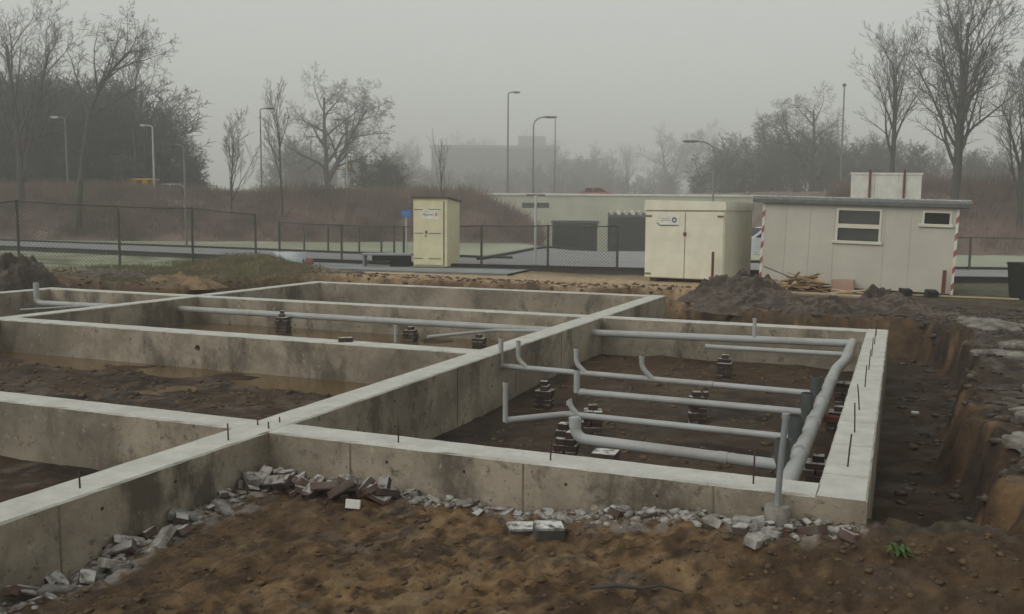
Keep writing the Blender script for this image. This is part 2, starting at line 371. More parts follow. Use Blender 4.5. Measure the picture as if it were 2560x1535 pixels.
GX, GY = np.meshgrid(np.array(gx), np.array(gy)); GZ = ground_z(GX, GY)
nx_, ny_ = len(gx), len(gy)
idx = np.arange(nx_*ny_).reshape(ny_, nx_)
F = np.stack([idx[:-1, :-1], idx[:-1, 1:], idx[1:, 1:], idx[1:, :-1]], -1).reshape(-1, 4)
gme = np_mesh('ground', np.stack([GX, GY, GZ], -1).reshape(-1, 3), F)
# soil kinds, with vignette darkening painted into the front soil
def lay(c, m, col):
    m = np.clip(m, 0, 1)[..., None]; return c*(1-m)+np.array(col)*m
S_ = sdist(GX, GY, DIG); U_, V_ = uv_of(GX, GY)
n1 = fbm(GX, GY, 0.45, 71, 4); n2 = fbm(GX, GY, 1.4, 73, 4); n3 = fbm(GX, GY, 4.5, 75, 3)
c = np.zeros(GX.shape+(3,))+np.array((0.55, 0.60, 0.44))
c = lay(c, ss(0.1, 0.7, n1), (0.62, 0.66, 0.52))
c = lay(c, ss(36, 31, GY), (0.17, 0.135, 0.078))                                           # yard
c = lay(c, ss(28.5, 25, GY)*ss(-17.5, -14, GX)*ss(-2, -5, GX), (0.55, 0.42, 0.265))       # sandy strip
c = lay(c, ss(-15, -18, GX)*ss(0.0, 0.5, n1+0.2)*ss(34, 30, GY), (0.14, 0.135, 0.068))     # rough turf at the left
c = lay(c, np.exp(-(((GX+18.6)/2.2)**2+((GY-23.6)/1.9)**2))*ss(-.3, .4, n2), (0.24, 0.18, 0.10))
c = lay(c, ss(-19.5, -22, GX)*ss(20, 21.5, GY)*ss(-0.9, 0.1, n2), (0.40, 0.43, 0.30))
c = lay(c, ss(-3, 0, GX)*ss(27, 23, GY), (0.095, 0.072, 0.048))
c = lay(c, ss(0, 2, GX)*ss(24.5, 26, GY)*ss(32, 30, GY), (0.14, 0.15, 0.08))
inside = ss(0.05, -0.25, S_)
c = lay(c, inside, (0.088, 0.060, 0.037))
c = lay(c, inside*ss(0.0, 0.6, n2), (0.050, 0.036, 0.025))
c = lay(c, inside*ss(0.25, 0.7, n3)*(GX < -5), (0.155, 0.130, 0.100))
c = lay(c, inside*(GX > -5.1)*(GX < -.4)*ss(0.1, 0.6, n1), (0.115, 0.078, 0.044))
bank = np.exp(-((S_+0.12)/0.16)**2)
c = lay(c, bank*0.85*ss(-0.5, 0.2, n2+0.2), (0.165, 0.108, 0.058))
c = lay(c, bank*ss(0.35, 0.8, n3), (0.27, 0.185, 0.10))
front = ss(7.2, 6.8, GY)*(S_ > -.02)
c = lay(c, front, (0.215, 0.143, 0.072))
c = lay(c, front*ss(0.05, 0.6, n2), (0.285, 0.192, 0.095))
c = lay(c, front*ss(0.3, 0.7, n3), (0.35, 0.262, 0.145))
c = lay(c, front*ss(0.1, 0.5, fbm(GX, GY, 3.2, 77, 4)), (0.135, 0.092, 0.055))
c = lay(c, front*ss(0.4, 0.75, fbm(GX, GY, 2.6, 79, 4))*.8, (0.165, 0.150, 0.135))
n4 = fbm(GX*1.4, GY, 8.5, 81, 3, .75)
c = lay(c, front*ss(0.15, 0.7, n4)*.8, (0.085, 0.056, 0.034))
c = lay(c, front*ss(0.2, 0.75, -n4)*.6, (0.36, 0.262, 0.145))
c = lay(c, front*ss(-1.6, 0.3, GX)*0.75, (0.105, 0.070, 0.042))  # front soil darker to the right: darker earth plus painted lens vignette
c = lay(c, front*ss(-3.0, -4.6, GX)*0.65, (0.115, 0.08, 0.048))  # darker to the left as well, vignette painted over darker earth
ex = np.minimum(np.abs(GY-6.40)+99*(GX > 0.0)+99*(GX < -5), np.abs(GX+4.85)*0.9+99*(GY > 6.6))
c = lay(c, front*ss(0.36, 0.10, ex+0.14*n2)*ss(-0.15, 0.2, n4+.5*n3+.1), (0.47, 0.46, 0.43))   # lime mortar dust
c = lay(c, front*ss(0.16, 0.04, np.abs(GY-6.5))*(GX > 0), (0.12, 0.11, 0.075))
lip = np.exp(-((S_-0.35)/0.35)**2)
c = lay(c, lip*ss(0.1, 0.5, n2)*(GX > 0.3)*(GY > 7), (0.18, 0.165, 0.14))
c = lay(c, (GX > 0.6)*ss(22, 19, GY)*ss(7, 8, GY)*ss(-0.2, 0.4, -n3)*0.85, (0.058, 0.044, 0.033))
site = ss(30, 26, GY)*ss(-22.5, -20, GX)
c = c*(1-site[..., None]*(1-np.array([.80, .735, .70]))*(1-0.8*(ss(23, 24.5, GY)*ss(-2, -4, GX))[..., None]))
ca = gme.color_attributes.new('soil_colour', 'FLOAT_COLOR', 'POINT')
ca.data.foreach_set('color', np.concatenate([c, np.ones(c.shape[:2]+(1,))], -1).astype(np.float32).ravel())
ground = tag(link_mesh('ground', gme, MSOIL, None, True), kind='structure')
def gz(x, y): return float(ground_z(np.array([x]), np.array([y]))[0])

# ---------------------------------------------------------------- water in the dig
def puddle(x0, x1, y0, y1, z, seed):
    m = MB(); m.add([(x0, y0, z), (x1, y0, z), (x1, y1, z), (x0, y1, z)], [(0, 1, 2, 3)])
    return tag(m.build('puddle', M_WATER), kind='structure')
puddle(-14.2, -5.33, 9.4, 11.31, -0.548, 1)
puddle(-14.2, -5.33, 11.69, 16.17, -0.562, 2)

# ---------------------------------------------------------------- street, kerbs, pavement
def ribbon(path, w0, w1, zoff, name, mat, kind='structure', thick=0.0, step=1.0):
    """strip beside a path from offset w0 to w1 (to the left), laid on the ground"""
    P = []
    for a, b in zip(path[:-1], path[1:]):
        a = Vector(a); b = Vector(b); n = max(1, int((b-a).length/step))
        P += [a.lerp(b, i/n) for i in range(n)]
    P.append(Vector(path[-1])); V = []; Fc = []
    nw = max(1, int(abs(w1-w0)/1.2)); cols = nw+1
    for i, q in enumerate(P):
        d = (P[min(i+2, len(P)-1)]-P[max(i-2, 0)]).normalized(); nrm = Vector((-d.y, d.x))
        for j in range(cols):
            s_ = q+nrm*(w0+(w1-w0)*j/nw); V.append((s_.x, s_.y, 0))
    V = np.array(V); V[:, 2] = ground_top(V[:, 0], V[:, 1])*0.0+dips(V[:, 0], V[:, 1])+zoff-0.15*ss(-5, -1.5, V[:, 0])
    for i in range(len(P)-1):
        for j in range(cols-1):
            a = i*cols+j; Fc.append((a, a+1, a+1+cols, a+cols)[::-1])
    if thick:
        n = len(V); V = np.concatenate([V, V-np.array([0, 0, thick])]); m_ = []
        for i in range(len(P)-1):
            m_ += [(i*cols, (i+1)*cols, (i+1)*cols+n, i*cols+n), (i*cols+cols-1, (i+1)*cols+cols-1, (i+1)*cols+cols-1+n, i*cols+cols-1+n)]
        Fc += m_
    return tag(link_mesh(name, np_mesh(name, V, Fc), mat, None, False), kind=kind)
STREET = [(-90, 41.8), (-70, 38.4), (-45, 34.2), (-30, 32.2), (-22, 30.9), (-14, 30.2), (-8, 30.9), (2, 34.2), (20, 40.5), (60, 55)]
LANE = [(-11.5, 32.0), (-12.3, 37), (-14.2, 47), (-17.2, 60), (-20.1, 73), (-21.6, 79.5), (-25, 95)]
ribbon(STREET, -2.6, 2.6, 0.115, 'road', M_ROAD)
ribbon(LANE, -3.4, 2.9, 0.12, 'road', M_ROAD)
ribbon(STREET[:6], 2.6, 2.85, 0.20, 'kerb', M_KERB, thick=0.25)
ribbon([(-5, 31.9), (2, 34.2), (20, 40.5), (60, 55)], 2.6, 2.85, 0.20, 'kerb', M_KERB, thick=0.25)
ribbon(STREET, -2.85, -2.6, 0.20, 'kerb', M_KERB, thick=0.25)
ribbon(LANE[:6], 2.9, 3.12, 0.21, 'kerb', M_KERB, thick=0.25)
ribbon([(-22, 30.9), (-14, 30.2), (-11.2, 30.5)], -5.4, -2.85, 0.085, 'pavement', M_PAVE, thick=0.1)

# ---------------------------------------------------------------- embankment (carries the road over the underpass)
def bank_z(u, v):
    nz = 0.35*fbm(u, v, 0.12, 91, 3)
    base = 56.5-1.0*ss(-20, -60, u)
    crest = 3.0+0.02*np.clip(v-68, 0, 40)+0.45*ss(14, 24, u)
    fl = np.clip((v-base-nz*2)/12.0, -0.3, 1); fr = np.clip((v-48-nz*2)/12.0, -0.3, 1)
    endl = np.where(v < 80.2, np.clip((2.7-u)/6.0, -0.3, 1), 1); endr = np.where(v < 80.2, np.clip((u-17)/4.5, -0.3, 1), 1)
    sn = lambda q: np.where(q > 0, np.sin(np.clip(q, 0, 1)*math.pi/2), q)
    kl = np.minimum(sn(fl), endl); kr = np.minimum(sn(fr), endr)
    k = np.maximum(kl, kr)
    lo = -0.25+np.minimum(0, dips(*B(u, v)))*1.0
    return np.where(k > 0, lo+k*(crest-lo), lo+k*3)+0.10*fbm(u, v, 0.5, 93, 3)*np.clip(k, 0, 1)
eu = np.array(axis([(-30, 26, .8)])); eu = np.concatenate([-np.array(grow_axis(30, 190, 1.0, 1.15))[::-1], eu, [26], np.array(grow_axis(26, 190, 1.0, 1.15))])
ev = np.array(axis([(46, 80, .8)])+[80.05, 80.35]); ev = np.concatenate([ev, np.array(grow_axis(80.35, 330, 1.5, 1.2))])
EU, EV = np.meshgrid(eu, ev); EZ = bank_z(EU, EV); EX, EY = B(EU, EV)
n_u = len(eu); idx = np.arange(EU.size).reshape(EU.shape)
F = np.stack([idx[:-1, :-1], idx[:-1, 1:], idx[1:, 1:], idx[1:, :-1]], -1)
j_cut = int(np.where(np.isclose(ev, 80.05))[0][0])
keep = np.ones(F.shape[:2], bool); mid = (eu[:-1] > -3.9) & (eu[1:] < 20.9); keep[j_cut, mid] = False
keep[:j_cut, (eu[:-1] > 3.0) & (eu[1:] < 17.4)] = False
tag(link_mesh('embankment', np_mesh('embankment', np.stack([EX, EY, EZ], -1).reshape(-1, 3), F[keep]), M_BANK, None, True), kind='structure')

def seg_prisms(P0, P1, r0, r1):
    """many three-sided twigs at once -> V, F"""
    P0 = np.asarray(P0, float); P1 = np.asarray(P1, float); n = len(P0); d = P1-P0; d /= np.linalg.norm(d, axis=1, keepdims=True)+1e-9
    ref = np.where(np.abs(d[:, 2:3]) < 0.9, np.array([[0, 0, 1.]]), np.array([[1., 0, 0]])); a = np.cross(d, ref); a /= np.linalg.norm(a, axis=1, keepdims=True)+1e-9; b = np.cross(d, a)
    r0 = np.broadcast_to(np.asarray(r0, float), n)[:, None]; r1 = np.broadcast_to(np.asarray(r1, float), n)[:, None]; V = []
    for k in range(3):
        o = a*math.cos(2.0944*k)+b*math.sin(2.0944*k); V += [P0+o*r0, P1+o*r1]
    V = np.stack(V, 1).reshape(-1, 3); base = np.arange(n)[:, None]*6
    F = np.concatenate([base+np.array([[0, 2, 3, 1]]), base+np.array([[2, 4, 5, 3]]), base+np.array([[4, 0, 1, 5]])], 0)
    return V, F

def scrub(name, us, vs_, n, hgt, rad, mat, zf, seed, cl=7):
    g = np.random.default_rng(seed); u = g.uniform(*us, n); v = g.uniform(*vs_, n)
    z = zf(u, v); ok = z > 0.0; u, v, z = u[ok], v[ok], z[ok]
    P0 = []; P1 = []
    for k in range(cl):
        a = g.uniform(0, 6.283, len(u)); lean = g.uniform(0.15, 0.97, len(u)); L = hgt*g.uniform(0.5, 1.25, len(u))*(1+0.5*vn(u, v, 0.2, seed))
        du = np.cos(a)*lean*L; dv = np.sin(a)*lean*L; ou = g.uniform(-.4, .4, len(u)); ov = g.uniform(-.4, .4, len(u))
        x0, y0 = B(u+ou, v+ov); x1, y1 = B(u+ou+du, v+ov+dv); P0.append(np.stack([x0, y0, z-0.1], -1)); P1.append(np.stack([x1, y1, z+L*np.sqrt(1-lean**2*0.8)], -1))
    V, F = seg_prisms(np.concatenate(P0), np.concatenate(P1), rad, rad*0.35)
    return link_mesh(name, np_mesh(name, V, F), mat)
tag(scrub('embankment_scrub', (-62, 3.2), (56, 71), 6200, 0.8, 0.020, M_SCRUB, bank_z, 5), 'bare purplish brown scrub covering the embankment beside the underpass', 'scrub', kind='stuff')
tag(scrub('embankment_scrub', (17.5, 48), (48.5, 62), 2400, 0.8, 0.022, M_SCRUB, bank_z, 6), 'dark brown scrub covering the embankment behind the site hut', 'scrub', kind='stuff')

# ---------------------------------------------------------------- the concrete foundation
FOUND = empty('concrete_foundation', (0, 0, 0), 0, 'grid of pale grey concrete foundation beams standing in the muddy excavation', 'foundation')
def beam(axis_, a0, a1, c0, c1, depth=1.0, hole=None, top=0.0, seed=0):
    """ground beam along axis_ ('x' or 'y') from a0 to a1, between c0 and c1 across; hole = (position, z, radius) through its near face"""
    g = random.Random(seed); n = max(2, int(abs(a1-a0)/0.13)); st = [a0+(a1-a0)*i/n for i in range(n+1)]
    if hole: st = sorted([s for s in st if abs(s-hole[0]) > 0.16]+[hole[0]-0.1, hole[0]+0.1])
    ch = 0.012; V = []; Fc = []; skip = set(); K = 8
    for i, s in enumerate(st):
        e = 0 if i in (0, len(st)-1) else 1; j = lambda q: g.uniform(-q, q)*e
        prof = [(c0+j(.002), top-depth), (c0+j(.002), (hole[1]-0.1) if hole else -0.55), (c0+j(.002), (hole[1]+0.1) if hole else -0.3), (c0+j(.002), top-ch-abs(j(.0045))), (c0+ch+abs(j(.0045)), top+j(.0015)),
                (c1-ch-abs(j(.0045)), top+j(.0015)), (c1+j(.002), top-ch-abs(j(.0045))), (c1+j(.002), top-depth)]
        V += [(s, c, z) if axis_ == 'x' else (c, s, z) for c, z in prof]
    for i in range(len(st)-1):
        for k in range(K):
            q = (i*K+k, i*K+(k+1) % K, (i+1)*K+(k+1) % K, (i+1)*K+k)
            if hole and k == 1 and abs((st[i]+st[i+1])/2-hole[0]) < 0.02:
                b = len(V); r = hole[2]
                for dep in (0, 0.22):
                    for m in range(8):
                        an = math.pi/4*m+math.pi/8; V.append((hole[0]+r*math.cos(an), c0+dep, hole[1]+r*math.sin(an)))
                cor = [(i+1)*K+2, i*K+2, i*K+1, (i+1)*K+1]      # ++, -+, --, +-
                for qd in range(4):
                    m = qd*2; Fc.append((cor[qd], b+m, b+m+1)); Fc.append((cor[qd], b+m+1, b+(m+2) % 8, cor[(qd+1) % 4]))
                for m in range(8): Fc.append((b+m, b+(m+1) % 8, b+8+(m+1) % 8, b+8+m))
                Fc.append(tuple(b+8+m for m in range(8))); continue
            Fc.append(q)
    Fc += [tuple(range(K)), tuple(range((len(st)-1)*K, len(st)*K))[::-1]]
    m = MB(); m.v = V; m.f = Fc
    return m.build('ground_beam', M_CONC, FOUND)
b_d1 = beam('y', -4, 21.2, -5.33, -4.97, seed=1)
beam('y', -4, 21.2, -14.58, -14.25, seed=2); beam('y', 9, 16.53, -19.03, -18.70, seed=3)
beam('x', -14.25, -5.33, 6.48, 6.82, top=-.003, seed=5)
b_x1 = beam('x', -4.97, -0.46, 6.48, 6.82, top=-.003, seed=6)
beam('x', -14.25, -5.33, 11.30, 11.66, hole=(-9.98, -0.235, 0.055), top=-.003, seed=7)
beam('x', -18.70, -14.58, 16.2, 16.53, top=-.003, seed=8); beam('x', -14.25, -5.33, 16.2, 16.53, top=-.003, seed=9); beam('x', -4.97, -0.46, 16.2, 16.53, top=-.003, seed=10)
beam('x', -14.25, -5.33, 20.88, 21.2, top=-.003, seed=11)
ys = [6.48, 7.08, 8.05, 9.0, 10.05, 11.35, 12.5, 13.75, 15.1, 16.53]
d4 = [beam('y', a+(0.004 if i else 0), b-(0.004 if i < 8 else 0), -0.46, -0.13, seed=20+i) for i, (a, b) in enumerate(zip(ys[:-1], ys[1:]))]
def joint(parent, axis_, a, face, z0, side):
    m = MB(); w = .006
    if axis_ == 'x': m.box(a-w, a+w, face+min(0, side*.004), face+max(0, side*.004), z0, -.02)
    else: m.box(face+min(0, side*.004), face+max(0, side*.004), a-w, a+w, z0, -.02)
    m.build('formwork_seam', M_SEAM, parent)
    for z in (-.14, -.42):
        for da in (.35, 1.05):
            p0 = (a+da, face, z) if axis_ == 'x' else (face, a+da, z); p1 = (a+da, face+side*.003, z) if axis_ == 'x' else (face+side*.003, a+da, z)
            MB().tube([p0, p1], .013, 8).build('tie_hole', M_HOLE, parent)
M_SEAM = plain('formwork seam', (.19, .162, .125), None, 9, .9, 0); M_HOLE = plain('tie hole', (.04, .034, .028), None, 9, .9, 0)
for a in (-4.15, -2.6, -1.15): joint(b_x1, 'x', a, 6.479, -.8, -1)
for a in (2.6, 4.3, 8.3, 10.2, 12.1, 14.0): joint(b_d1, 'y', a, -4.969, -.8, 1)
def bar(parent, x, y, h, lx=0.0, ly=0.0, r=0.0065):
    MB().tube([(x, y, -0.05), (x+lx*0.5, y+ly*0.5, h*0.5), (x+lx, y+ly, h)], r, 6).build('starter_bar', M_RUST, parent, True)
for i, (y, h, lx) in enumerate([(7.34, .25, .02), (8.55, .26, -.012), (9.56, .25, -.03), (10.89, .24, .01), (12.14, .25, .015), (13.33, .25, .012), (14.58, .26, .02), (15.7, .24, .0)]):
    seg = next(d4[k] for k in range(9) if ys[k] <= y < ys[k+1]); bar(seg, -0.30, y, h, lx, 0.01)
for x, y, h in [(-5.11, 4.60, .12), (-5.08, 6.09, .14), (-5.20, 6.63, .05), (-5.03, 6.56, .06), (-5.09, 6.80, .05)]: bar(b_d1, x, y, h, -0.004)
for x, h in [(-3.76, .15), (-2.42, .16), (-0.89, .27)]: bar(b_x1, x, 6.6, h, .004)

# ---------------------------------------------------------------- drain pipes
def elbow(a, b, c, n=5, f=0.12):
    """points of a rounded corner at b"""
    a, b, c = Vector(a), Vector(b), Vector(c); p = b+(a-b).normalized()*f; q = b+(c-b).normalized()*f
    return [p.lerp(b, i/n).lerp(b.lerp(q, i/n), i/n) for i in range(n+1)]
def pipe(name, pts, r, parent, mat=M_PVC, n=14, sockets=()):
    P = [pts[0]]
    for i in range(1, len(pts)-1): P += elbow(pts[i-1], pts[i], pts[i+1], f=min(0.14, r*2.2))
    P.append(pts[-1]); o = smooth_by_angle(MB().tube(P, r, n).build(name, mat, parent), 50)
    for (q, d, L) in sockets:
        q = Vector(q); d = Vector(d).normalized(); m = MB().tube([q-d*L/2, q+d*L/2], r*1.10, n); smooth_by_angle(m.build('socket', mat, o), 50)
    return o
def open_top(parent, x, y, z, r):
    MB().tube([(x, y, z+0.001), (x, y, z+0.004)], r*0.82, 12).build('pipe_mouth', M_BLACK, parent)
NET = empty('drain_network', (0, 0, 0), 0, 'grey plastic drain pipes with branches joined to a thick collector beside the concrete beam', 'drain pipes')
CZ = -0.21; CX = -0.745
pipe('collector_pipe', [(CX, 6.95, CZ-.02), (CX, 13.15, CZ), (CX+0.02, 13.35, CZ+.02), (-0.655, 13.75, CZ+.06), (-0.648, 15.72, CZ+.07)], 0.071, NET, n=18,
     sockets=[((CX, 8.5, CZ), (0, 1, 0), .12), ((CX, 9.8, CZ), (0, 1, 0), .12), ((CX, 10.95, CZ), (0, 1, 0), .12), ((CX, 12.4, CZ), (0, 1, 0), .14), ((-.65, 14.3, CZ+.065), (0, 1, 0), .12)])
SX = -0.850
for y in (8.02, 9.04, 10.25, 11.36):
    s_ = smooth_by_angle(MB().tube([(SX, y, -0.30), (SX, y, 0.0)], 0.066, 16).build('branch_sleeve', M_PVCD, NET), 50); open_top(s_, SX, y, 0.0, 0.066)
br = lambda pts, r, so=(): pipe('branch_pipe', pts, r, NET, sockets=so)
br([(-4.96, 15.62, -0.215), (-0.66, 15.74, -0.16)], 0.062, [((-4.93, 15.62, -.213), (1, 0, 0), .07)])
br([(-2.80, 14.72, -0.205), (-0.70, 14.68, -0.19)], 0.037, [((-2.76, 14.72, -.205), (1, 0, 0), .06)])
br([(-5.02, 11.60, -0.20), (-4.95, 11.59, -0.20), (-0.86, 11.36, -0.205)], 0.037, [((-4.82, 11.58, -.2), (1, -.05, 0), .08), ((-2.1, 11.42, -.2), (1, -.05, 0), .07)])
br([(-3.43, 10.27, -0.20), (-0.86, 10.25, -0.21)], 0.039, [((-3.38, 10.27, -.2), (1, 0, 0), .07)])
br([(-3.62, 8.55, -0.205), (-3.14, 9.07, -0.20), (-0.86, 9.04, -0.215)], 0.034, [((-3.08, 9.07, -.2), (1, 0, 0), .09)])
br([(-2.74, 8.10, 0.0), (-2.72, 8.10, -0.20), (-0.86, 8.02, -0.225)], 0.052, [((-2.73, 8.10, -.05), (0, 0, 1), .08), ((-1.35, 8.04, -.22), (1, -.04, 0), .08)])
def riser(pts, r, mouth=True):
    o = pipe('riser_pipe', pts, r, NET, sockets=[((pts[0][0], pts[0][1], pts[0][2]-.02), (0, 0, 1), .045)])
    if mouth: open_top(o, pts[0][0], pts[0][1], pts[0][2]+.003, r*1.16)
    return o
riser([(-4.985, 11.58, 0.185), (-4.985, 11.58, -0.215)], 0.035)
riser([(-4.72, 11.56, 0.155), (-4.72, 11.56, -0.09), (-4.58, 11.56, -0.20)], 0.030)
riser([(-3.88, 11.52, 0.12), (-3.88, 11.52, -0.08), (-3.74, 11.52, -0.20)], 0.032)
riser([(-2.98, 11.46, 0.095), (-2.98, 11.46, -0.06), (-2.83, 11.46, -0.20)], 0.032)
riser([(-3.62, 8.53, 0.19), (-3.62, 8.53, -0.215)], 0.026)
riser([(-3.44, 10.25, 0.06), (-3.44, 10.25, -0.205)], 0.036)
riser([(-2.18, 15.68, 0.18), (-2.18, 15.68, -0.18)], 0.032)
riser([(-3.12, 9.06, -0.06), (-3.12, 9.06, -0.10), (-3.02, 9.06, -0.2)], 0.028, False)
NET2 = empty('drain_pipe_run', (0, 0, 0), 0, 'long grey drain pipe crossing the flooded middle bay on brick piers', 'drain pipe')
pipe('main_pipe', [(-14.24, 15.60, -0.215), (-5.34, 15.62, -0.215)], 0.062, NET2, n=16, sockets=[((-9.6, 15.61, -.215), (1, 0, 0), .1), ((-12.4, 15.6, -.215), (1, 0, 0), .1)])
pipe('branch_pipe', [(-7.55, 14.30, -0.28), (-6.72, 15.32, -0.235), (-5.9, 15.48, -0.22)], 0.030, NET2)
pipe('riser_pipe', [(-8.75, 15.28, -0.25), (-8.75, 15.28, -0.60)], 0.026, NET2)
NET3 = empty('drain_pipe_run', (0, 0, 0), 0, 'grey drain pipe with an upright end beyond the second long beam', 'drain pipe')
pipe('main_pipe', [(-18.15, 15.35, 0.22), (-18.15, 15.35, -0.24), (-14.60, 15.55, -0.24)], 0.062, NET3, n=14)
pipe('branch_pipe', [(-17.6, 14.45, -0.29), (-16.75, 15.3, -0.25)], 0.024, NET3)

# ---------------------------------------------------------------- brick piers
def pier(x, y, z0, courses, rz, label, cat='brick pier', parent_z=None):
    """courses: list of rows from below, each row a list of (dx, dy, length, width, turn)"""
    t = empty('brick_pier', (x, y, z0), rz, label, cat, 'brick piers carrying the drain pipes'); z = -0.06; bi = 0
    for row in courses:
        hh = 0.062
        for dx, dy, l, w, tr in row:
            Mx = Matrix.Translation((dx+rng.uniform(-.012, .012), dy+rng.uniform(-.012, .012), z)) @ Matrix.Rotation(tr+rng.uniform(-.10, .10), 4, 'Z')
            m = MB().bevbox(-l/2, l/2, -w/2, w/2, 0.001, hh, 0.004, Mx); m.build('brick', M_BRICK, t); bi += 1
        z += hh
    return t
def std(n_low, n_mid, top=True, wide=0.23):
    c = []
    for i in range(n_low): c.append([(-.055, 0, .105, .22, 0), (.055, 0, .105, .22, 0)] if i % 2 else [(0, -.055, .22, .105, 0), (0, .055, .22, .105, 0)])
    for i in range(n_mid): c.append([(0, 0, .20, .10, 0)])
    if top: c.append([(0, 0, .105, .10, 0)])
    return c
pier(-4.38, 11.70, gz(-4.38, 11.7), std(5, 0)[:-1]+[[(0, 0, .11, .2, 0)], [(0, 0, .1, .1, .1)]], 0.15, 'stepped brick pier close to the face of the long beam')
pier(-3.22, 10.18, gz(-3.22, 10.18), std(6, 0), 0.3, 'brick pier with frosted top near the upright pipe end')
pier(-2.92, 8.42, gz(-2.92, 8.42), std(8, 0)[:-1]+[[(-.06, .02, .1, .1, 0), (.06, -.02, .1, .1, 0)], [(-.03, .06, .1, .1, 0)]], 0.1, 'tall brick pier beside the white pipe elbow at the front')
pier(-2.47, 14.62, gz(-2.47, 14.62), std(5, 1), 0.1, 'slim brick pier below the thin short branch pipe')
pier(-2.24, 11.38, gz(-2.24, 11.38), std(5, 0)[:-1]+[[(0, 0, .22, .1, 0)], [(-.02, 0, .1, .1, 0), (.09, 0, .06, .1, 0)]], 0.35, 'wide brick pier between two middle branch pipes')
pier(-2.28, 7.60, gz(-2.28, 7.6)-.05, std(9, 0)[:-1]+[[(0, 0, .21, .2, 0)]], 0.05, 'low square brick pier just behind the front beam')
pier(-11.36, 15.35, -0.6, std(7, 0)[:-1]+[[(-.03, .0, .1, .1, 0)], [(-.05, .03, .08, .08, .4)]], 0.1, 'dark brick pier in the flooded bay nearest the second long beam')
pier(-8.56, 15.52, -0.6, std(5, 0), 0.1, 'brick pier half way along the flooded bay')
pier(-6.91, 15.08, -0.6, std(5, 0), 0.2, 'brick pier by the thin slanting pipe in the flooded bay')
pier(-0.62, 13.05, gz(-.62, 13.05), std(6, 0)[:-1], 0.0, 'dark brick pier under the bend of the collector pipe')
pier(-0.60, 11.45, gz(-.6, 11.45), std(5, 0), 0.0, 'brick pier between collector pipe and right hand beam, half way along')
pier(-0.63, 9.0, gz(-.63, 9.0), std(5, 0), 0.0, 'brick pier between collector pipe and right hand beam, nearer the front beam')
tag(MB().bevbox(-0.95, -0.36, 10.72, 10.80, -0.40, -0.33, 0.006).build('red_batten', M_REDP), 'rust red batten wedged under the collector pipe', 'batten')
def loose_brick(x, y, z, rz, label, mat=M_BRICK, l=.21, w=.1, h=.065, tilt=0.0, name='loose_brick', cat='brick', group=None):
    o = MB().bevbox(-l/2, l/2, -w/2, w/2, 0, h, 0.006).build(name, mat); o.location = (x, y, z); o.rotation_euler = (tilt, tilt*0.6, rz)
    return tag(o, label, cat, group)
loose_brick(-7.42, 11.50, -0.002, 0.6, 'single frosted brick lying on top of the middle cross beam')

# post in a round concrete foot
POST = empty('pole_in_foot', (-0.69, 6.32, -0.22), 0, 'grey steel pole standing in a round concrete foot before the front beam', 'pole')
m = MB().tube([(0, 0, 0), (0, 0, .02), (0, 0, .15), (0, 0, .165)], [.062, .082, .086, .078], 20); smooth_by_angle(m.build('concrete_foot', M_SLAB, POST), 40)
smooth_by_angle(MB().tube([(0, 0, .15), (.012, 0, .45), (.035, 0, .79)], .021, 12).build('pole', M_STEEL, POST), 50)
smooth_by_angle(MB().tube([(.033, 0, .765), (.034, 0, .80)], .026, 12).build('pole_cap', M_STEEL, POST), 50)

# two dark stones, a white card, a stick, a weed
for (x, y, rz, lab) in [(-2.42, 6.02, .6, 'frosted square stone block lying on the soil, touching its twin'), (-2.18, 5.93, .5, 'frosted dark stone block half sunk in the soil beside its twin')]:
    o = MB().bevbox(-.105, .105, -.085, .085, -.02, .075, .012).build('stone_block', plain('stone', (.075, .068, .06), (.05, .045, .04), 9, .9, .4, 30, frost=(.58, .58, .56)) if 'stone' not in bpy.data.materials else bpy.data.materials['stone'])
    o.location = (x, y, gz(x, y)); o.rotation_euler = (.05, .04, rz); tag(o, lab, 'stone')
o = MB().bevbox(-.06, .06, -.01, .01, 0, .07, .003).build('white_tile', M_CARD); o.location = (-3.78, 5.93, gz(-3.78, 5.93)); o.rotation_euler = (-.25, 0, .15); tag(o, 'small pale tile leaning against the brick rubble', 'tile')
m = MB().tube([(0, 0, .02), (.16, .03, .035), (.3, .02, .03), (.42, .05, .045), (.55, .03, .02)], [.012, .013, .011, .009, .005], 6); o = m.build('dark_stick', M_BARK, None, True); o.location = (-1.62, 5.12, gz(-1.5, 5.13)); o.rotation_euler = (0, 0, .25); tag(o, 'crooked dark stick lying on the foreground soil', 'stick')
W = empty('weed_clump', (0.07, 6.02, gz(.07, 6.02)), 0, 'small green weed clump growing in the foreground soil', 'weed')
for k in range(26):
    a = rng.uniform(0, 6.28); L = rng.uniform(.05, .11); hgt = rng.uniform(.02, .07); w = rng.uniform(.012, .02); dx, dy = math.cos(a), math.sin(a)
    MB().add([(0, 0, 0), (dx*L*.5-dy*w, dy*L*.5+dx*w, hgt), (dx*L, dy*L, hgt*.6), (dx*L*.5+dy*w, dy*L*.5-dx*w, hgt), (dx*L*.5, dy*L*.5, hgt-.008)], [(0, 1, 4), (1, 2, 4), (2, 3, 4), (3, 0, 4)]).build('leaf', M_GREEN, W)

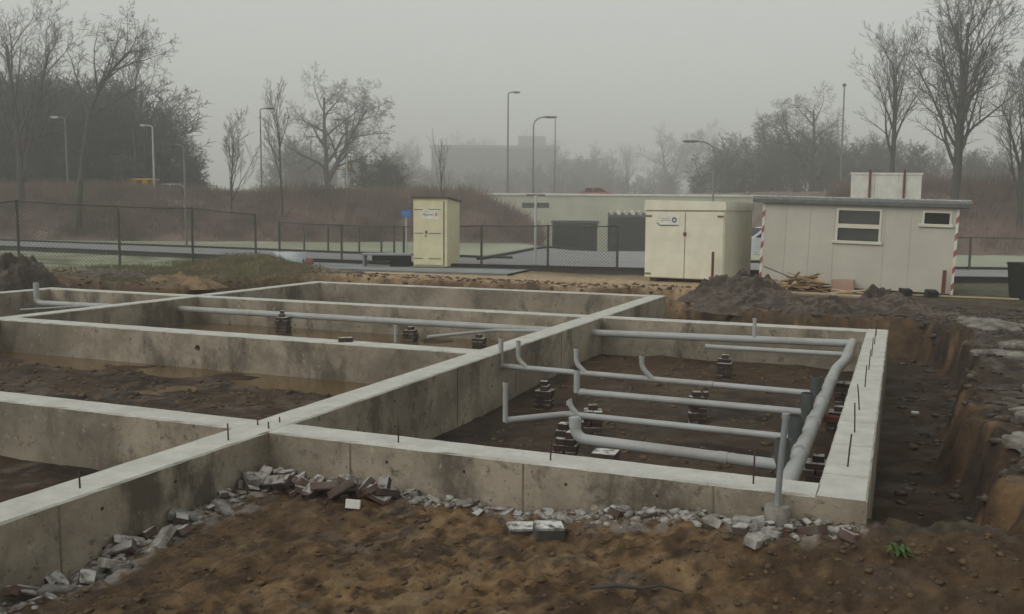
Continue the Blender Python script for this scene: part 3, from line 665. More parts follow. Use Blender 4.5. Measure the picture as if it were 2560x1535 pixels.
# ---------------------------------------------------------------- rubble along the soil edge
def chunk_mesh(seed, l, w, h):
    g = random.Random(seed); bm = bmesh.new(); bmesh.ops.create_cube(bm, size=1.0)
    bmesh.ops.bevel(bm, geom=bm.edges[:], offset=0.09, segments=1, affect='EDGES', clamp_overlap=True)
    for v in bm.verts: v.co = Vector((v.co.x*l*(1+g.uniform(-.1, .1)), v.co.y*w*(1+g.uniform(-.1, .1)), v.co.z*h*(1+g.uniform(-.15, .15))))
    me = bpy.data.meshes.new('rubble'); bm.to_mesh(me); bm.free(); return me
CH = [chunk_mesh(s, *d) for s, d in enumerate([(.20, .10, .06), (.17, .10, .062), (.11, .10, .055), (.08, .07, .05), (.21, .105, .065), (.13, .09, .06), (.06, .05, .035), (.09, .06, .04)])]
for q in CH: q.materials.append(M_RUB)
CHM = [q.copy() for q in CH]
for q in CHM: q.materials.clear(); q.materials.append(M_MORT)
def chunk(x, y, dz, big, mort, tilt=0.5, where='in the heap filling the corner of the beams'):
    pool = CHM if mort else CH; i = rng.choice((0, 1, 4) if big else (2, 3, 5, 6, 7))
    o = bpy.data.objects.new('mortar_lump' if mort else 'rubble_brick', pool[i]); COL.objects.link(o)
    o.location = (x, y, gz(x, y)+dz); o.rotation_euler = (rng.uniform(-tilt, tilt), rng.uniform(-tilt, tilt), rng.uniform(0, 3.14))
    if mort: tag(o, 'pale lump of old mortar '+where, 'mortar', 'mortar lumps '+where)
    else: tag(o, ('frosted whole brick ' if big else 'small broken brick piece ')+where, 'brick', ('whole bricks ' if big else 'broken bricks ')+where)
    return o
# heap of whole bricks in the corner of the beams
for k in range(30):
    s = k/29; x = -4.86+1.25*s+rng.uniform(-.05, .05); y = 6.33-rng.uniform(0, .30)-.06*s; chunk(x, y, rng.uniform(.03, .10), True, False, .65)
for k in range(46):      # down the side of the long beam
    y = rng.uniform(3.5, 6.3); chunk(-4.90+abs(rng.gauss(0, .11)), y, rng.uniform(-.02, .04), rng.random() < .38, rng.random() < .3, .5, 'at the foot of the long diagonal beam')
for k in range(46):      # along the front beam
    x = -3.7+3.4*rng.random()**1.3; chunk(x, 6.42-abs(rng.gauss(0, .10)), rng.uniform(-.015, .015), rng.random() < .08, rng.random() < .35, .4, 'along the foot of the front beam')
for k in range(16):      # pile round the pole foot
    x = rng.gauss(-.75, .28); chunk(min(x, -.05), 6.28-abs(rng.gauss(0, .10)), rng.uniform(-.01, .03), rng.random() < .15, rng.random() < .4, .4, 'around the concrete foot of the pole')

# ---------------------------------------------------------------- clods (uncountable)
def clods(name, spots, label, mat, lo=.012, hi=.05):
    ico = np.array([(0, 0, -1), (.72, -.53, -.45), (-.28, -.85, -.45), (-.89, 0, -.45), (-.28, .85, -.45), (.72, .53, -.45), (.28, -.85, .45), (-.72, -.53, .45), (-.72, .53, .45), (.28, .85, .45), (.89, 0, .45), (0, 0, 1)])
    icf = np.array([(0, 1, 2), (1, 0, 5), (0, 2, 3), (0, 3, 4), (0, 4, 5), (1, 5, 10), (2, 1, 6), (3, 2, 7), (4, 3, 8), (5, 4, 9), (1, 10, 6), (2, 6, 7), (3, 7, 8), (4, 8, 9), (5, 9, 10), (6, 10, 11), (7, 6, 11), (8, 7, 11), (9, 8, 11), (10, 9, 11)])
    X = spots; n = len(X); z = ground_z(X[:, 0], X[:, 1]); s = lo+(hi-lo)*nrg.random(n)**3
    sc = np.stack([s*nrg.uniform(.8, 1.6, n), s*nrg.uniform(.8, 1.6, n), s*nrg.uniform(.45, .8, n)], -1)
    V = ico[None]*(1+nrg.uniform(-.42, .42, (n, 12, 1)))*sc[:, None, :]; a = nrg.uniform(0, 6.28, n); ca_, sa_ = np.cos(a)[:, None], np.sin(a)[:, None]
    V = np.stack([V[..., 0]*ca_-V[..., 1]*sa_, V[..., 0]*sa_+V[..., 1]*ca_, V[..., 2]], -1)+np.stack([X[:, 0], X[:, 1], z+sc[:, 2]*.1], -1)[:, None, :]
    Fc = (np.arange(n)[:, None, None]*12+icf[None]).reshape(-1, 3)
    return tag(link_mesh(name, np_mesh(name, V.reshape(-1, 3), Fc), mat), label, 'soil', kind='stuff')
def uni(n, x0, x1, y0, y1): return np.stack([nrg.uniform(x0, x1, n), nrg.uniform(y0, y1, n)], -1)
clods('soil_clods', uni(3600, -4.8, 1.4, 3.4, 6.35), 'loose brown clods scattered over the foreground soil', M_CLOD, .004, .024)
clods('soil_clods', np.concatenate([uni(1500, -14, -5.5, 7, 10.6), uni(900, -4.8, -1, 7, 16)]), 'loose clods on the muddy floor of the excavation', M_CLOD, .01, .05)
clods('soil_clods', np.concatenate([uni(800, .1, 2.6, 6.8, 20), uni(900, -4.2, 2.6, 18.6, 23)]), 'crumbled clods along the right hand bank of the dig', M_MUD, .015, .075)
clods('soil_clods', np.concatenate([uni(900, -16.5, -4.2, 22.4, 24), uni(700, -24, -16, 17.4, 21)]), 'crumbled clods along the rear edge of the dig', M_CLOD, .015, .07)

n_ = 1500; t_ = nrg.random(n_)
chx = np.concatenate([np.stack([-4.93+np.abs(nrg.normal(0, .10, 500)), nrg.uniform(3.3, 6.4, 500)], -1), np.stack([nrg.uniform(-4.9, -.15, 1000), 6.44-np.abs(nrg.normal(0, .10, 1000))], -1)])
clods('rubble_chips', chx, 'pale chips of brick and mortar strewn along the foundation beams', M_MORT, .008, .038)
# crust slabs on the right hand bank
def slab(x, y, l, w, th, rz, tilt, label, seed, mat=M_SLAB):
    g = random.Random(seed); n = 11; top = [(math.cos(k/n*6.283)*l/2*g.uniform(.72, 1.1), math.sin(k/n*6.283)*w/2*g.uniform(.72, 1.1)) for k in range(n)]
    m = MB(); V = []; rings = [(0.0, 1.0), (.35, 1.0), (.7, .95), (.93, .8), (1.0, .45), (.95, -.5)]
    n = 22; top = [(math.cos(k/n*6.283)*l/2*(1+.22*math.sin(k*1.7+seed)+g.uniform(-.14, .14)), math.sin(k/n*6.283)*w/2*(1+.2*math.cos(k*2.3+seed)+g.uniform(-.14, .14))) for k in range(n)]
    for rr, zz in rings: V += [(a*rr, b*rr, th*zz+g.uniform(-.016, .016)*(rr > 0)) for a, b in top]
    m.add(V, [(i*n+k, i*n+(k+1) % n, (i+1)*n+(k+1) % n, (i+1)*n+k) for i in range(len(rings)-1) for k in range(n)])
    o = m.build('crust_slab', mat); o.location = (x, y, gz(x, y)); o.rotation_euler = (tilt, tilt*.5, rz); return tag(o, label, 'slab', 'broken crust slabs on the bank')
slab(1.50, 17.7, .95, 1.3, .10, .1, .03, 'largest pale crust slab on the corner of the bank', 1)
slab(1.80, 15.6, .65, 1.0, .09, .4, -.10, 'grey crust slab tilted up on the right hand bank', 2)
slab(1.40, 14.0, .80, .40, .07, .1, .04, 'long thin grey crust slab at the lip of the bank', 3)
slab(1.65, 13.4, .35, .22, .05, .3, .05, 'small pale crust piece behind the long thin slab', 4)
slab(1.28, 10.25, .45, .75, .09, .2, -.12, 'bluish grey crust slab sliding down the bank', 5)
slab(1.2, 9.1, .55, .5, .07, .8, .10, 'rough grey crust slab nearest the soil in front', 6)
slab(1.5, 11.9, .3, .3, .06, .3, .15, 'small tilted crust piece between two larger slabs', 7)
slab(1.25, 18.9, .5, .5, .05, .3, .02, 'whitish crust piece behind the largest slab', 8)
slab(-3.0, 20.9, .5, 1.3, .04, 1.4, .0, 'pale crust strip on the bank behind the cross beam', 9)
o = MB().bevbox(-.05, .05, -.03, .03, 0, .04, .01).build('white_stone', M_CARD); o.location = (.27, 13.2, gz(.27, 13.2)); tag(o, 'small white stone on the floor of the side trench', 'stone')
o = MB().bevbox(-.09, .09, -.07, .07, 0, .09, .02).build('white_scrap', M_CARD); o.location = (2.62, 21.8, gz(2.62, 21.8)+.01); o.rotation_euler = (.1, .2, .5); tag(o, 'white scrap lying on the mud near the dark bin', 'scrap')

# soil heaps
def heap(x, y, rx, ry, h, seed, label, mat=M_MUD, rz=0):
    na, nr = 110, 40
    A, Rr = np.meshgrid(np.linspace(0, 2*math.pi, na, endpoint=False), np.linspace(0, 1, nr))
    edge = 1+0.28*vn(np.cos(A)*2+seed, np.sin(A)*2, 1.0, seed)+0.10*vn(np.cos(A)*2, np.sin(A)*2+seed, 3.0, seed)
    X = np.cos(A)*Rr*rx*edge; Y = np.sin(A)*Rr*ry*edge
    px_ = np.cos(seed*1.7)*.25; py_ = np.sin(seed*2.3)*.2; q = np.clip(np.hypot(np.cos(A)*Rr-px_*(1-Rr), np.sin(A)*Rr-py_*(1-Rr)), 0, 1)
    Z = h*(1-q**1.7)**1.2*(.9+(0.35 if h < 1 else .12)*fbm(X+seed, Y, 1.9, seed+1, 3))+min(1., h/.55)*(1-Rr**3)*(0.10*fbm(X, Y+seed, 3.2, seed+2, 4, .65)+0.11*np.abs(vn(X, Y, 5, seed))+0.05*vn(X, Y, 12, seed+5)-.05)-0.14*Rr**4
    idx = np.arange(na*nr).reshape(nr, na); Fc = np.stack([idx[:-1], np.roll(idx[:-1], -1, 1), np.roll(idx[1:], -1, 1), idx[1:]], -1).reshape(-1, 4)[:, ::-1]
    o = link_mesh('soil_heap', np_mesh('soil_heap', np.stack([X, Y, Z], -1).reshape(-1, 3), Fc), mat, None, True)
    o.location = (x, y, gz(x, y)-0.02); o.rotation_euler = (0, 0, rz); return tag(o, label, 'soil heap')
heap(-3.50, 22.7, 1.30, .95, .58, 3, 'dark lumpy soil heap between the white container and the hut')
heap(-2.75, 20.6, 1.4, .85, .42, 4, 'low dark soil heap slumping over the bank behind the cross beam')
heap(-0.42, 22.2, .80, .75, .60, 5, 'dark pointed soil heap in front of the hut window')
heap(0.05, 20.4, 1.35, .9, .34, 6, 'low spread of dark soil at the corner of the bank')
M_SAND = plain('brown sandy soil', (0.235, 0.155, 0.082), (0.11, 0.074, 0.044), 3.5, 0.9, 0.8, 16, bdist=0.04, coord='World')
heap(-16.9, 18.55, 1.3, .6, .20, 12, 'brown sandy soil heap behind the second long beam', M_SAND)
heap(-18.6, 19.1, 1.3, .5, .22, 13, 'dark turf edge thrown up behind the leftmost bay')
heap(-20.6, 19.6, 1.4, .5, .20, 14, 'low dark ridge of turf nearest the dark root heap')
heap(-15.3, 23.6, 1.2, .4, .14, 15, 'narrow dark soil ridge behind the rear beam corner')
heap(-1.5, 19.6, 1.0, .65, .30, 8, 'dark soil ridge along the rear bank')
heap(-21.0, 16.9, 1.7, 1.5, 1.55, 7, 'dark heap of soil and roots beyond the leftmost beam')

# ---------------------------------------------------------------- toilet cabin
T = empty('toilet_cabin', (-14.735, 26.94, 0.12), R(5), 'tall narrow cream wooden site toilet with a white notice on its door', 'cabin')
Wd, Dp, H0, H1 = 1.18, 1.13, 2.20, 2.10
m = MB(); m.add([(0, 0, 0), (Wd, 0, 0), (Wd, Dp, 0), (0, Dp, 0), (0, 0, H0), (Wd, 0, H0), (Wd, Dp, H1), (0, Dp, H1)], [(0, 1, 5, 4), (1, 2, 6, 5), (2, 3, 7, 6), (3, 0, 4, 7), (3, 2, 1, 0), (4, 5, 6, 7)])
m.build('cabin_wall', M_CREAM, T)
m = MB(); m.add([(-.06, -.08, H0+.005), (Wd+.06, -.08, H0+.005), (Wd+.06, Dp+.08, H1-.005), (-.06, Dp+.08, H1-.005), (-.06, -.08, H0+.05), (Wd+.06, -.08, H0+.05), (Wd+.06, Dp+.08, H1+.04), (-.06, Dp+.08, H1+.04)], [(0, 1, 5, 4), (1, 2, 6, 5), (2, 3, 7, 6), (3, 0, 4, 7), (3, 2, 1, 0), (4, 5, 6, 7)])
m.build('roof', M_ROOFD, T)
door = MB().bevbox(.03, 1.06, -.035, -.002, .04, 2.10, .006).build('door', M_CREAM, T)
MB().box(1.072, 1.084, -.02, .0, .04, 2.1).build('door_gap', M_CREAMD, T)
for z in (.25, 1.07, 1.84):
    for a, b in ((.04, .36), (.55, .98)): MB().box(a, b, -.044, -.035, z-.012, z+.012).build('door_rail_joint', M_CREAMD, door)
MB().box(.44, .50, -.055, -.035, 1.06, 1.16).build('door_handle', M_INK, door); MB().box(.43, .475, -.05, -.035, .96, 1.01).build('lock', M_INK, door)
nb = MB().box(.32, .90, -.043, -.036, 1.52, 1.83).build('notice', M_WHITE, door)
for k, (x0, w, z0, hh) in enumerate([(.37, .035, 1.66, .05), (.415, .02, 1.64, .06), (.45, .03, 1.65, .035), (.49, .018, 1.63, .05), (.52, .035, 1.65, .035), (.565, .018, 1.65, .06), (.595, .03, 1.65, .035), (.64, .035, 1.65, .045), (.69, .03, 1.65, .035)]):
    MB().box(x0, x0+w, -.0445, -.0432, z0, z0+hh).build('letter_stroke', M_INK, nb)
MB().box(.78, .85, -.0445, -.0432, 1.62, 1.74).build('red_mark', plain('pale red ink', (.5, .22, .2), None, 5, .8, 0), nb)
MB().box(.40, .55, -.0445, -.0432, 1.755, 1.768).build('letter_line', M_INK, nb)
for k in range(6):
    for r_ in range(2): MB().bevbox(-.05+k*.2, .14+k*.2, -.30+.02*(k % 2), -.06, -.13+r_*.062, -.072+r_*.062, .006).build('brick', M_RUB, T)

# ---------------------------------------------------------------- white steel container
C = empty('site_container', (-6.625, 25.56, 0.02), R(-8), 'off white steel tool container with double doors and an oval notice', 'container')
L, D, H = 2.28, 2.5, 2.16
MB().bevbox(0, L, 0, D, .08, H-.10, .012).build('container_body', M_OFFW, C)
m = MB(); m.prism([(-.02, H-.20), (L+.03, H-.20), (L+.03, H-.10), (L+.02, H+.03), (0, H+.08), (-.02, H-.06)], -.05, D+.05); m.build('roof', M_OFFW, C)
MB().box(.02, L-.02, -.015, .0, H-.23, H-.20).build('roof_seam', plain('rust stained paint', (.36, .28, .18), (.5, .46, .36), 6, .8, 0), C)
for a, b, nm in ((.03, 1.165, 'left'), (1.185, L-.03, 'right')):
    d = MB().bevbox(a, b, -.03, -.001, .10, H-.26, .008).build('door', M_OFFW, C)
    for z in (.20, 1.80):
        s = .03 if nm == 'left' else L-.20
        MB().box(s, s+.17, -.045, -.03, z-.03, z+.02).build('hinge', plain('rusty hinge', (.18, .13, .08), None, 9, .8, 0) if 'rusty hinge' not in bpy.data.materials else bpy.data.materials['rusty hinge'], d)
    if nm == 'left':
        k_ = .72
        pl = MB(); pl.prism([(.60*k_, 1.55), (1.38*k_, 1.56), (1.42*k_, 1.80), (.62*k_, 1.83), (.45*k_, 1.66)], -.042, -.031); pl = pl.build('notice', M_WHITE, d)
        MB().prism([(.50*k_, 1.625), (.62*k_, 1.555), (1.38*k_, 1.56), (1.38*k_, 1.535), (.62*k_, 1.525), (.48*k_, 1.60)], -.0425, -.031).build('notice_edge', M_INK, pl)
        mm = MB().prism([(1.2*k_+.075*math.cos(a_/16*6.283), 1.69+.08*math.sin(a_/16*6.283)) for a_ in range(16)], -.0445, -.0425); disc = mm.build('notice_disc', M_DISC, pl)
        mm = MB().prism([(1.2*k_+.03*math.cos(a_/12*6.283), 1.685+.033*math.sin(a_/12*6.283)) for a_ in range(12)], -.0455, -.0446); mm.build('notice_disc_centre', M_WHITE, pl)
        MB().box(.70*k_, .98*k_, -.0436, -.0425, 1.72, 1.735).build('notice_line', M_SIGNB, pl); MB().box(.66*k_, 1.02*k_, -.0436, -.0425, 1.665, 1.68).build('notice_line', M_SIGNB, pl)
MB().box(1.167, 1.183, -.012, .0, .10, H-.26).build('door_gap', M_CREAMD, C)
MB().bevbox(1.13, 1.22, -.055, -.03, 1.26, 1.36, .01).build('latch', M_REDP, C)
for x in (.12, L-.3): MB().box(x, x+.18, .1, D-.1, -.1, .08).build('skid', M_BLACK if False else M_ROOFD, C)
RP = empty('rusty_stake', (-4.62, 25.0, -0.1), 0.3, 'rusty red stake standing beside the corner of the white container', 'stake')
MB().bevbox(-.035, .035, -.03, .03, -.1, .98, .008).build('stake_shaft', M_REDP, RP); MB().bevbox(-.09, .12, -.05, .05, -.08, .32, .02).build('stake_base', plain('rusty base', (.22, .12, .07), None, 8, .9, .3), RP)

# ---------------------------------------------------------------- site hut
Hh = empty('site_hut', (-3.55, 26.12, -0.02), R(-2), 'long beige site hut with grey felt roof and red and white striped corners', 'hut')
KH = 4.80/5.75
L, D, H = 4.80, 2.6, 2.22
Hh.rotation_euler = (0, R(1.5), R(-2))
WX = (1.93, 2.98, 4.00, 4.62); WZ = (1.27, 2.10, 1.78)
def hut_wall():
    m = MB()
    def q(x0, x1, z0, z1): m.add([(x0, 0, z0), (x1, 0, z0), (x1, 0, z1), (x0, 0, z1)], [(0, 1, 2, 3)])
    xs = [0, WX[0], WX[1], WX[2], WX[3], L]; zs = [0.05, WZ[0], 1.70, WZ[2], WZ[1], H]
    for i in range(5):
        for j in range(5):
            w1 = i == 1 and j in (1, 2, 3); w2 = i == 3 and j in (3,)
            if not (w1 or w2): q(xs[i], xs[i+1], zs[j], zs[j+1])
    m.add([(0, 0, .05), (L, 0, .05), (L, D, .05), (0, D, .05), (0, 0, H), (L, 0, H), (L, D, H), (0, D, H)], [(1, 2, 6, 5), (2, 3, 7, 6), (3, 0, 4, 7), (3, 2, 1, 0), (4, 5, 6, 7)])
    for x0, x1, z0, z1 in ((WX[0], WX[1], WZ[0], WZ[1]), (WX[2], WX[3], WZ[2], WZ[1])):
        m.add([(x0, 0, z0), (x1, 0, z0), (x1, .12, z0), (x0, .12, z0), (x0, 0, z1), (x1, 0, z1), (x1, .12, z1), (x0, .12, z1)], [(0, 1, 2, 3), (4, 7, 6, 5), (0, 3, 7, 4), (1, 5, 6, 2)])
    me = bpy.data.meshes.new('hut_wall'); me.from_pydata(m.v, [], m.f); return link_mesh('hut_wall', me, M_HUT, Hh)
hut_wall()
for x in (.62, 1.24, 1.86, 3.1, 3.72): MB().box(x-.006, x+.006, -.004, .0, .06, H-.02).build('panel_joint', plain('panel joint', (.40, .38, .32), None, 9, .8, 0) if 'panel joint' not in bpy.data.materials else bpy.data.materials['panel joint'], Hh)
prof = [(-.14, H+.003), (D+.14, H+.003), (D+.14, H+.19), (-.06, H+.20), (-.13, H+.17), (-.165, H+.10)]
m = MB(); n = len(prof); V = [(-.27, y, z) for y, z in prof]+[(L+.27, y, z-.0) for y, z in prof]
m.add(V, [tuple(range(n)), tuple(range(2*n-1, n-1, -1))]+[(k, k+n, (k+1) % n+n, (k+1) % n) for k in range(n)]); m.build('roof', M_ROOF, Hh)
def window(x0, x1, z0, z1, bars, glass):
    w = empty('window', (0, 0, 0)) if False else None
    f = MB(); b = .055
    f.box(x0-b, x1+b, -.03, .02, z1, z1+b).box(x0-b, x0, -.03, .02, z0, z1).box(x1, x1+b, -.03, .02, z0, z1)
    for a, c in bars: f.box(x0, x1, -.027, .02, a, c)
    fr = f.build('window', M_HUTF, Hh); MB().bevbox(x0-.13, x1+.10, -.06, .0, z0-.08, z0, .01).build('sill', M_HUTF, fr)
    cuts = [z0]+[q for bc in bars for q in bc]+[z1]
    for a, c in zip(cuts[::2], cuts[1::2]): MB().box(x0, x1, .045, .055, a, c).build('pane', glass, fr)
window(WX[0]+.02, WX[1]-.02, WZ[0]+.02, WZ[1]-.02, [(1.62, 1.73)], M_GLASS)
window(WX[2]+.02, WX[3]-.02, WZ[2]+.02, WZ[1]-.02, [], M_GLASSD)
for x, nm in ((-.012, 'l'), (L-.045, 'r')):
    cp = MB().box(x, x+.06, -.012, .05, .03, H-.03).build('corner_strip', M_WHITE, Hh)
    k = 0; z = .12
    while z < H-.15:
        MB().add([(x-.002, -.0145, z), (x+.062, -.0145, z+.08), (x+.062, -.0145, z+.24), (x-.002, -.0145, z+.16)], [(0, 1, 2, 3)]).add([(x+.0625, -.0145, z+.08), (x+.0625, .05, z+.1), (x+.0625, .05, z+.26), (x+.0625, -.0145, z+.24)], [(0, 1, 2, 3)]).build('red_stripe', M_RED, cp); z += .42
for x in (.3, 1.6, 2.9, 4.2): MB().box(x, x+.3, .1, .4, -.12, .05).build('support_block', M_ROOFD, Hh)
RP = empty('rusty_stake', (1.02, 25.75, -0.2), 0.1, 'dark red stake leaning at the striped corner of the hut', 'stake')
o = MB().bevbox(-.045, .045, -.03, .03, -.05, .72, .008).build('stake_shaft', M_REDP, RP); o.rotation_euler = (0, .03, 0)
tag(MB().bevbox(-.55, 2.9, -.06, .06, 0, .035, .006).build('sill_plank', M_WOODP), 'pale plank lying on the ground along the foot of the hut', 'plank').location = (-.2, 25.62, gz(.8, 25.6)+.015)
bpy.data.objects['sill_plank'].rotation_euler = (0, 0, R(-4))

# board behind the hut
bx, by = B(12.62, 35)
Bd = empty('white_hoarding', (bx, by, -0.1), R(22.6), 'white board panel on two rusty posts rising behind the hut roof', 'hoarding')
for k in range(3): MB().bevbox(.0+k*.875, .865+k*.875, 0, .05, .6, 3.46, .008).build('panel', M_WHITE, Bd)
MB().box(-.03, 2.65, -.02, .07, 3.47, 3.55).build('top_rail', M_WHITE, Bd)
for x in (.67, 1.95): MB().bevbox(x-.035, x+.035, -.075, -.005, -.1, 3.66, .008).build('post', M_REDP, Bd)

# ---------------------------------------------------------------- timber in front of the hut
def plank(x, y, z, l, w, th, rz, ty, label, mat=M_WOOD, group='offcuts in the timber heap', tx=0.0):
    o = MB().bevbox(-l/2, l/2, -w/2, w/2, 0, th, .004).build('plank', mat); o.location = (x, y, z); o.rotation_euler = (tx, ty, rz)
    return tag(o, label, 'plank', group)
for k in range(46):
    x = rng.gauss(0, .40); y = rng.gauss(0, .2); hgt = max(0, .58-abs(x)*.62-abs(y)*.5)
    plank(-2.42+x, 25.2+y, gz(-2.42, 25.2)+rng.uniform(.02, hgt+.03), rng.uniform(.4, 1.1), rng.uniform(.04, .12), rng.uniform(.015, .03), rng.gauss(-.45, .5), rng.gauss(.0, .28), 'splintered orange brown offcut in the timber heap before the hut', tx=rng.uniform(-.4, .4))
plank(-2.85, 25.1, .34, 1.1, .05, .02, -.4, .30, 'long dark lath sticking out of the timber heap', M_ROOFD, None)
plank(-1.45, 25.0, gz(-1.45, 25.0)+.05, 1.5, .16, .03, .28, -.10, 'pale wide board lying slanted beside the timber heap', M_WOODP, None)
plank(-1.1, 25.15, gz(-1.1, 25.15)+.07, 1.1, .10, .025, -.3, .06, 'pale board lying across the slanted board', M_WOODP, None)
plank(-1.9, 24.5, gz(-1.9, 24.5)+.02, 3.1, .20, .05, -.22, .0, 'long thick plank in front of the timber heap', M_WOODP, None)
plank(-2.0, 24.2, gz(-2.0, 24.2)+.01, 2.8, .20, .04, -.20, .0, 'long grey brown plank nearest the soil heaps', plain('weathered plank', (.22, .17, .12), (.16, .12, .085), 5, .85, .2), None)
o = MB().bevbox(-.28, .28, -.15, .15, 0, .36, .01).build('brick_red_box', plain('brick red board', (.42, .27, .21), (.36, .23, .18), 6, .85, .1)); o.location = (-1.36, 25.78, gz(-1.4, 25.78)); o.rotation_euler = (0, 0, R(-3)); tag(o, 'pinkish box standing against the hut wall', 'box')
for k, (x, y, lab) in enumerate([(.15, 25.5, 'small dark lump by the foot of the hut below the little window'), (.75, 25.4, 'dark rounded lump beside the dark red stake')]):
    o = link_mesh('dark_lump', chunk_mesh(90+k, .28, .2, .2), M_TYRE); o.location = (x, y, gz(x, y)+.08); o.rotation_euler = (.2, .1, .4); tag(o, lab, 'lump')
o = empty('dark_bin', (2.95, 26.2, gz(2.95, 26.2)-.02), R(20), 'dark block shaped bin standing on the grass beyond the hut', 'bin')
m = MB(); m.add([(-.30, -.30, 0), (.30, -.30, 0), (.30, .30, 0), (-.30, .30, 0), (-.36, -.36, .84), (.36, -.36, .84), (.36, .36, .84), (-.36, .36, .84)], [(0, 1, 5, 4), (1, 2, 6, 5), (2, 3, 7, 6), (3, 0, 4, 7), (3, 2, 1, 0), (4, 5, 6, 7)]); m.build('bin_body', M_TYRE, o)
MB().bevbox(-.38, .38, -.38, .38, .845, .91, .02).build('bin_lid', M_TYRE, o)

# sheets, crate and brick beside the toilet
m = MB(); nseg = 8
pts = [(-.8+1.6*k/nseg, .10*math.sin(k*1.1)+.26*(k/nseg)**1.3) for k in range(nseg+1)]
V = [(x, -.5, z) for x, z in pts]+[(x, .5, z) for x, z in pts]; V += [(x, y, z-.02) for x, y, z in V]; n = nseg+1
m.add(V, [(k, k+1, k+1+n, k+n) for k in range(nseg)]+[(k+2*n, k+3*n, k+1+3*n, k+1+2*n) for k in range(nseg)]+[(k, k+2*n, k+1+2*n, k+1) for k in range(nseg)]+[(k+n, k+1+n, k+1+3*n, k+3*n) for k in range(nseg)])
o = m.build('bent_sheet', plain('grey plastic sheet', (.42, .45, .47), (.34, .37, .39), 3, .4, .05), None, True); o.location = (-17.75, 24.3, gz(-17.7, 24.3)+.08); o.rotation_euler = (.0, .05, R(120)); tag(o, 'bent pale grey sheet lying at the edge of the rough turf', 'sheet')
loose_brick(-18.6, 26.6, gz(-18.6, 26.6)+.02, .3, 'single red brick block standing on the kerb left of the toilet', plain('red brick block', (.26, .11, .075), None, 8, .9, .3), .30, .25, .24)
K = empty('black_trestle', (-15.6, 26.9, 0.05), R(22), 'low black trestle with a pale top beside the toilet', 'trestle')
MB().bevbox(-.9, .75, -.3, .3, .40, .46, .008).build('top_board', M_WOODP if False else M_PAVE, K); MB().bevbox(-.55, .70, -.28, -.22, .22, .40, .008).build('apron', M_BLACK, K)
MB().bevbox(.05, .68, -.26, .26, 0, .38, .01).build('box_leg', M_BLACK, K); MB().bevbox(-.86, -.80, -.26, .26, 0, .40, .008).build('leg', M_PAVE, K)
plank(-14.8, 23.9, gz(-14.8, 23.9)+.01, 3.2, .12, .03, .25, 0, 'pale plank lying on the sand before the toilet', M_WOODP, None)
plank(-15.6, 25.3, gz(-15.6, 25.3)+.05, 2.2, .3, .03, .2, 0, 'flat grey board lying below the black trestle', M_PAVE, None)

# ---------------------------------------------------------------- fences
def fence(name, pts, hs, label, spread=0.0, sway=()):
    f = empty(name, (pts[0][0], pts[0][1], 0), 0, label, 'fence'); ox, oy = pts[0]
    G = [(x-ox, y-oy, gz(x, y)) for x, y in pts]
    for (x, y, z), h in zip(G, hs): smooth_by_angle(MB().tube([(x, y, z-.3), (x, y, z+h+.03)], .042, 8).build('fence_post', M_FENCE, f), 50)
    for (a, ha), (b, hb) in zip(list(zip(G, hs))[:-1], list(zip(G, hs))[1:]):
        A = Vector((a[0], a[1], a[2]+ha)); Bv = Vector((b[0], b[1], b[2]+hb))
        MB().tube([A, A.lerp(Bv, .5)-Vector((0, 0, .02)), Bv], .02, 6).build('top_rail', M_FENCE, f, True)
        A0 = Vector((a[0], a[1], a[2]+.05)); B0 = Vector((b[0], b[1], b[2]+.05)); Ld = (Bv-A).length; n = int(Ld/.11); P0 = []; P1 = []
        at = lambda s, t: (A0.lerp(B0, s)).lerp(A.lerp(Bv, s), t)
        hm = (ha+hb)/2/Ld
        for k in range(-int(hm*n)-1, n+1):
            s0, s1 = k/n, k/n+hm
            for q0, q1, t0, t1 in ((s0, s1, 0., 1.), (s1, s0, 0., 1.)):
                # clip to the panel
                lo, hi = 0., 1.
                dq = q1-q0
                for lim in (0., 1.):
                    tt = (lim-q0)/dq
                    if (dq > 0) == (lim == 0.): lo = max(lo, tt)
                    else: hi = min(hi, tt)
                if hi-lo > .02: P0.append(at(q0+dq*lo, lo)); P1.append(at(q0+dq*hi, hi))
        V, F = seg_prisms([tuple(p) for p in P0], [tuple(p) for p in P1], .0045, .0045); link_mesh('wire_mesh', np_mesh('wire_mesh', V, F), M_FENCE, f)
    return f
fence('chain_link_fence', [(-28.4, 16.4), (-25.75, 21.2), (-23.9, 23.5), (-23.4, 26.4), (-22.2, 28.4)], [2.15, 2.1, 1.98, 1.94, 1.72], 'rusty chain link fence running back beside the rough turf')
fence('chain_link_fence', [(-21.5, 28.9), (-18.9, 29.1), (-16.2, 28.9), (-13.0, 28.5), (-10.4, 27.9), (-8.25, 28.4)], [1.45, 1.38, 1.38, 1.42, 1.45, 1.5], 'low chain link fence between the toilet and the white container')
fence('chain_link_fence', [B(13.6, 33.2), B(16.3, 33.2), B(19.5, 33.2)], [1.25, 1.25, 1.25], 'thin chain link fence beyond the hut by the dark bin')
for k, (u, v, h) in enumerate([(-8.1, 41, 1.2), (-6.9, 42, 1.15), (-5.9, 42, 1.15), (-5.2, 41, 1.3), (-9.6, 43, 1.1)]):
    x, y = B(u, v); tag(MB().tube([(x, y, -.2), (x, y, h)], [.05, .045], 7).build('verge_stake', M_FENCE), 'thin dark stake standing on the grass verge beyond the street', 'stake', 'stakes on the grass verge')

